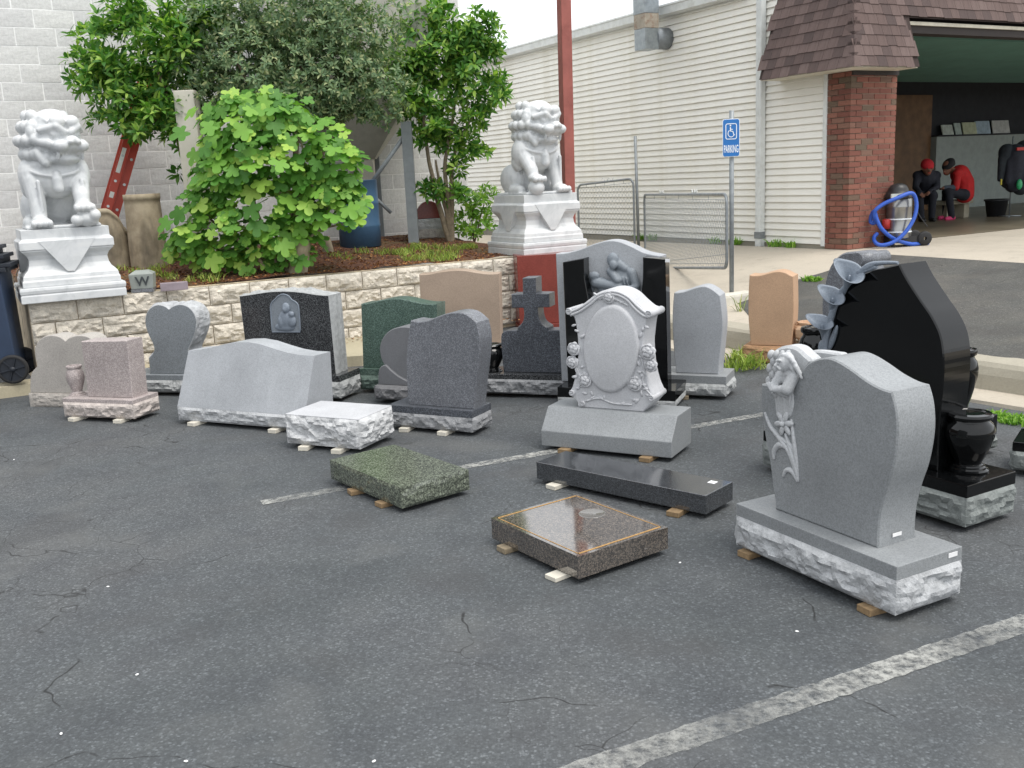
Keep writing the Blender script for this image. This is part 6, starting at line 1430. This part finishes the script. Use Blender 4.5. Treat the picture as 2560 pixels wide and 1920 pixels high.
for px, r in (((430, 808), 38), ((420, 898), 36), ((510, 1025), 40), ((940, 830), 44), ((962, 922), 36), ((852, 1050), 42), ((672, 452), 34)):
    p = loc3(f, 'z4', px, yR); mb = MB(); rose(mb, p + Vector((0, -.006, 0)), r * per * 1.22); mb.build('carved_rose', 'gr_white', f.root, recalc=False)
mb = MB()
def leaf3(p, a, l, w):
    m = Matrix.Rotation(-a, 3, 'Y'); mb.sphere(p + m @ Vector((l / 2, 0, 0)), (l / 2, .008, w / 2), 10, 6, mat=m)
for pts in ([(440, 930), (465, 980), (480, 1030), (450, 1090)], [(900, 800), (895, 880), (915, 960), (905, 1030), (930, 1090), (965, 1130)], [(510, 1170), (600, 1150), (700, 1185), (830, 1195)], [(600, 460), (660, 450), (750, 480), (800, 510)], [(450, 900), (440, 950), (470, 1000)]):
    q = [loc3(f, 'z4', p, yR - .003) for p in pts]; mb.tube(catmull(q, 5), .006, 6)
random.seed(4)
for px in [(470, 940), (485, 975), (455, 1000), (470, 1070), (440, 1080), (880, 770), (905, 870), (885, 930), (900, 970), (925, 990), (895, 1010), (930, 1060), (945, 1085), (520, 1120), (560, 1135), (540, 1160), (600, 1140), (640, 1165), (780, 1180), (830, 1165), (850, 1185), (900, 1140), (920, 1120), (720, 480), (740, 490), (620, 470), (600, 450), (470, 735), (880, 735), (465, 690), (900, 690), (445, 640), (915, 650)]:
    leaf3(loc3(f, 'z4', px, yR - .002), random.uniform(-.6, 3.6), random.uniform(32, 48) * per, random.uniform(16, 23) * per)
mb.build('carved_leaves', 'gr_white', f.root, recalc=False)
o = [f.at('z4', (690 + 193 * cos(a) + 6 * sin(a), 805 - 307 * sin(a)), yR) for a in [2 * pi * i / 48 for i in range(48)]]
mb = MB(); rings = [(1.0, 0), (.985, -.012), (.955, -.019), (.9, -.022), (0, -.022)]; cen = sum(o, Vector((0, 0))) / 48; vs = []; fs = []
for k_, y in rings[:-1]: vs += [((cen + (p - cen) * k_).x, yR + y, (cen + (p - cen) * k_).y) for p in o]
for i in range(3):
    for j in range(48): fs.append((i * 48 + j, i * 48 + (j + 1) % 48, i * 48 + 48 + (j + 1) % 48, i * 48 + 48 + j))
fs.append(tuple(3 * 48 + j for j in range(48))); mb.add(vs, fs, 0, True); mb.build('oval_panel', 'gr_white', f.root)
for px, r in (((397, 548), 22), ((950, 568), 24), ((418, 1112), 20), ((966, 1148), 22), ((492, 1185), 17)):
    mb = MB(); p = f.at('z4', px, yR); mb.tube([(p.x, yR - .012, p.y), (p.x, yR + .206, p.y)], r * per, 18)
    q = [Vector((p.x + cos(s * .5) * r * per * (.2 + .045 * s), yR - .014, p.y + sin(s * .5) * r * per * (.2 + .045 * s))) for s in range(18)]; mb.tube(q, .004, 6); mb.build('scroll_end', 'gr_white', f.root, recalc=False)
mb = MB(); q = [loc3(f, 'z4', p, yR - .003) for p in [(405, 575), (470, 548), (540, 500), (600, 452), (660, 432), (730, 436), (795, 470), (850, 530), (905, 575), (945, 588)]]; mb.tube(catmull(q, 6), .009, 8); q = [loc3(f, 'z4', p, yR - .002) for p in [(395, 556), (470, 525), (535, 483), (595, 437), (660, 414), (730, 417), (800, 450), (860, 508), (915, 553), (950, 566)]]; mb.tube(catmull(q, 6), .008, 8); mb.build('moulding', 'gr_white', f.root)
# mourning figures on the pillar stone
f = F_PIL; y0 = .0; mp = (f.at('z4', (800, 300), y0) - f.at('z4', (700, 300), y0)).length / 100
mb = MB(); K = mp
def rel(px, r, dy=0): p = f.at('z4', px, y0); mb.sphere((p.x, y0 - dy, p.y), (r[0] * K, r[1] * K, r[2] * K), 14, 10)
def relc(a, b, ra, rb, da=0, db=0): a_, b_ = f.at('z4', a, y0), f.at('z4', b, y0); mb.capsule((a_.x, y0 - da, a_.y), (b_.x, y0 - db, b_.y), ra * K, rb * K)
rel((705, 190), (42, 26, 50), .03); relc((710, 200), (790, 255), 36, 30, .01, .01); rel((712, 225), (26, 16, 32), .055); rel((765, 320), (85, 34, 75), .005); relc((830, 280), (870, 375), 34, 26, .012, .03); relc((690, 270), (740, 330), 30, 26, .03, .05)
relc((870, 375), (820, 385), 22, 18, .04, .05); relc((590, 345), (740, 375), 40, 34, .03, .04); rel((580, 298), (40, 24, 30), .045); relc((545, 330), (560, 400), 22, 14, .01, .0); relc((620, 350), (650, 430), 40, 46, .01, .01); relc((720, 385), (860, 410), 30, 30, .02, .02); rel((720, 440), (150, 30, 60), 0)
for k_ in range(5): relc((700 + 25 * k_, 300 + k_ * 4), (720 + 24 * k_, 370), 7, 5, .045, .045)
link('relief_figures', setmat(remeshed(mb, .006, 2), 'gr_relief'), f.root)
# niche relief
f = F_REL; y0 = -.1; K = (f.at('z2', (1100, 400), y0) - f.at('z2', (1000, 400), y0)).length / 100
arch = [c(945, 540), (935, 420), (928, 320), (940, 275), (970, 245), (1000, 215), (1040, 200), (1090, 215), (1120, 250), (1155, 270), (1180, 310), (1190, 420), c(1196, 540)]
o = f.outline('z2', arch, y0, 4); mb = MB(); prism(mb, o, y0 - .006, y0 + .01, 0, 0, .002); mb.build('niche', 'gr_relief', f.root)
mb = MB(); mb.tube([Vector((p.x, y0 - .006, p.y)) for p in o], .006, 6, closed=True); mb.build('niche_rim', 'gr_lily', f.root)
mb = MB()
def rel(px, r, dy=0): p = f.at('z2', px, y0); mb.sphere((p.x, y0 - dy, p.y), (r[0] * K, r[1] * K, r[2] * K), 14, 10)
rel((1072, 322), (36, 22, 42), .012); rel((1066, 335), (20, 14, 26), .026); rel((1070, 430), (70, 24, 75), .006); rel((1128, 378), (24, 18, 24), .022); rel((1125, 440), (38, 20, 50), .014); rel((1060, 495), (95, 20, 36), .004); rel((1030, 450), (30, 18, 50), .014)
link('relief_figures', setmat(remeshed(mb, .005, 1), 'gr_lily'), f.root)
# calla lilies on the leaf stone
f = F_LILY; y0 = -.1; K = (f.at('z6', (300, 300), y0) - f.at('z6', (200, 300), y0)).length / 100
def calla(base_px, mouth_px, r):
    a, b = loc3(f, 'z6', base_px, y0 - .0), loc3(f, 'z6', mouth_px, y0 - .06); mb = MB(); d = (b - a); L = d.length; d.normalize(); s = d.cross(Vector((0, 1, 0))).normalized(); n = Vector((0, -1, 0)); seg = 24; vs = []; fs = []
    prof = [(.14, 0), (.2, .3), (.34, .55), (.6, .8), (.95, .98), (1.1, 1.02), (1.05, .99), (.7, .9), (.3, .7), (.1, .5)]
    for rr, t_ in prof:
        for k_ in range(seg):
            an = 2 * pi * k_ / seg; tip = 1 + .55 * max(0, cos(an - .6)) ** 3 * (1 if rr > .5 else 0); vs.append(a + d * L * (t_ - .18 * sin(an) * (rr if rr < 1.1 else 1)) + s * cos(an) * rr * r * K * tip + n * sin(an) * rr * r * K * .8)
    for i in range(len(prof) - 1):
        for k_ in range(seg): k2 = (k_ + 1) % seg; fs.append((i * seg + k_, i * seg + k2, (i + 1) * seg + k2, (i + 1) * seg + k_))
    mb.add(vs, fs, 0, True); mb.tube([a, a + d * L * .85], [.1 * r * K, .06 * r * K], 6); mb.build('carved_lily', 'gr_lily', f.root, recalc=False)
calla((245, 300), (285, 180), 62); calla((170, 410), (185, 312), 56); calla((130, 560), (122, 460), 56); 
mb = MB()
for pts, r in (([(140, 620), (150, 540), (175, 430), (215, 320), (255, 262), (330, 190), (430, 150)], .022), ([(330, 185), (390, 140), (470, 128), (550, 128)], .016), ([(120, 620), (140, 560), (150, 520)], .02)):
    q = catmull([loc3(f, 'z6', p, y0 - .01) for p in pts], 6); n_ = len(q); mb.tube(q, [r * (1 - .55 * i / n_) for i in range(n_)], 8)
mb.build('carved_stem', 'gr_lily', f.root)
for px0, px1, w_ in (((165, 620), (207, 475), 26), ((330, 180), (440, 125), 24), ((115, 640), (120, 560), 24)):
    a, b = loc3(f, 'z6', px0, y0 - .006), loc3(f, 'z6', px1, y0 - .012); d = b - a; an = atan2(d.z, d.x); m = Matrix.Rotation(-an, 3, 'Y'); mb = MB(); mb.sphere((a + b) / 2, (d.length / 2, .016, w_ * K / 2), 14, 8, mat=m); mb.build('carved_leaf', 'gr_lily', f.root)
# angel on the near stone
f = F_ANG; y0 = -.095; K = (f.at('z7', (400, 300), y0) - f.at('z7', (300, 300), y0)).length / 100
granite('gr_angel', srgb('#b4b6b8'), .1, .6)
mb = MB(); K3 = K
def rel(px, r, dy=0): p = f.at('z7', px, y0); mb.sphere((p.x, y0 - dy, p.y), (r[0] * K, r[1] * K, r[2] * K), 16, 12)
def relc(a, b, ra, rb, da=0, db=0): a_, b_ = f.at('z7', a, y0), f.at('z7', b, y0); mb.capsule((a_.x, y0 - da, a_.y), (b_.x, y0 - db, b_.y), ra * K, rb * K)
# head: skull, face, brow, nose, lips, chin, neck
rel((356, 145), (34, 26, 40), .012); rel((346, 152), (24, 20, 34), .028); relc((332, 134), (352, 132), 6, 6, .05, .052); relc((338, 140), (334, 160), 5, 6.5, .05, .06); relc((334, 172), (344, 172), 4.5, 4, .052, .054); rel((342, 182), (11, 9, 8), .045); relc((352, 185), (352, 215), 17, 20, .012, .0)
# hair falling behind the shoulder
for k_, (a, b, m_) in enumerate([((338, 112), (372, 118), (395, 170)), ((350, 106), (388, 130), (412, 195)), ((365, 110), (402, 150), (428, 215)), ((378, 122), (412, 175), (432, 240)), ((370, 140), (392, 185), (405, 235))]):
    relc(a, b, 11, 10, .03 - .005 * k_, .02); relc(b, m_, 10, 6, .02, .008)
relc((330, 118), (348, 104), 9, 10, .03, .03)
# shoulders, sleeves, praying hands
rel((350, 245), (44, 26, 40), .0); relc((322, 215), (388, 222), 20, 22, .008, .004); relc((318, 225), (300, 282), 20, 19, .015, .035); relc((388, 232), (372, 300), 24, 26, .01, .03); relc((372, 300), (318, 300), 22, 14, .03, .045); relc((300, 282), (312, 300), 16, 12, .035, .045)
relc((308, 300), (286, 262), 9, 5, .055, .06); relc((316, 296), (294, 258), 9, 5, .05, .056); relc((290, 320), (292, 345), 8, 5, .03, .02); relc((340, 318), (352, 340), 18, 8, .03, .02)
# robe folds
rel((330, 370), (52, 14, 80), -.002)
for k_ in range(6): relc((292 + 17 * k_, 318), (288 + 14 * k_, 455), 8, 4, .014 + .004 * (k_ % 2), .004)
link('carved_angel', setmat(remeshed(mb, .0032, 1), 'gr_angel'), f.root)
mb = MB(); wc_ = f.outline('z7', [(230, 285), (213, 200), (222, 130), (255, 80), (315, 58), (375, 68), (420, 105), (460, 150), (430, 210), (400, 290), c(300, 320)], y0 + .03, 5); prism(mb, wc_, y0 + .045, y0 + .12, 0, 0, .012); mb.build('wing', 'gr_angel', f.root)
mb = MB()
for r_ in range(5):
    for k_ in range(4 - (r_ % 2)):
        px = (250 + k_ * 34 + (17 if r_ % 2 else 0) - r_ * 4, 110 + r_ * 38); p = f.at('z7', px, y0 + .045); mb.sphere((p.x, y0 + .047, p.y), (18 * K, .02 - .002 * r_, 23 * K), 12, 6)
mb.build('feathers', 'gr_angel', f.root)
mb = MB(); wc_ = f.outline('z7', [c(490, 165), (484, 110), (500, 82), (560, 78), (640, 88), (692, 102), c(690, 170)], .16, 5); prism(mb, wc_, .115, .165, 0, 0, .008); mb.build('wing', 'gr_angel', f.root)
mb = MB(); p = loc3(f, 'z7', (322, 505), y0 - .008)
for k_ in range(6):
    a = k_ * pi / 3 + .2; m = Matrix.Rotation(-a, 3, 'Y'); mb.sphere(p + m @ Vector((30 * K, 0, 0)), (28 * K, .008, 13 * K), 10, 6, mat=m)
mb.sphere(p + Vector((0, -.01, 0)), 12 * K, 10, 8); mb.build('carved_flower', 'gr_angel', f.root)
mb = MB()
for pts, r in (([(212, 440), (245, 520), (300, 590), (350, 660), (385, 760), (402, 840)], 10), ([(330, 560), (360, 650), (392, 760), (404, 842)], 10), ([(265, 710), (268, 660), (300, 625), (345, 650), (378, 730)], 11), ([(318, 810), (335, 775), (365, 775), (385, 800), (402, 842)], 10), ([(225, 480), (270, 560), (320, 600), (370, 640), (395, 740)], 8), ([(365, 480), (380, 600), (395, 720), (404, 842)], 8), ([(262, 690), (285, 640), (325, 640)], 7)):
    q = catmull([loc3(f, 'z7', p, y0 - .002) for p in pts], 6); n_ = len(q); mb.tube(q, [r * K * (.45 + .75 * sin(pi * (i + .5) / n_)) for i in range(n_)], 8)
mb.build('carved_leaves', 'gr_angel', f.root)
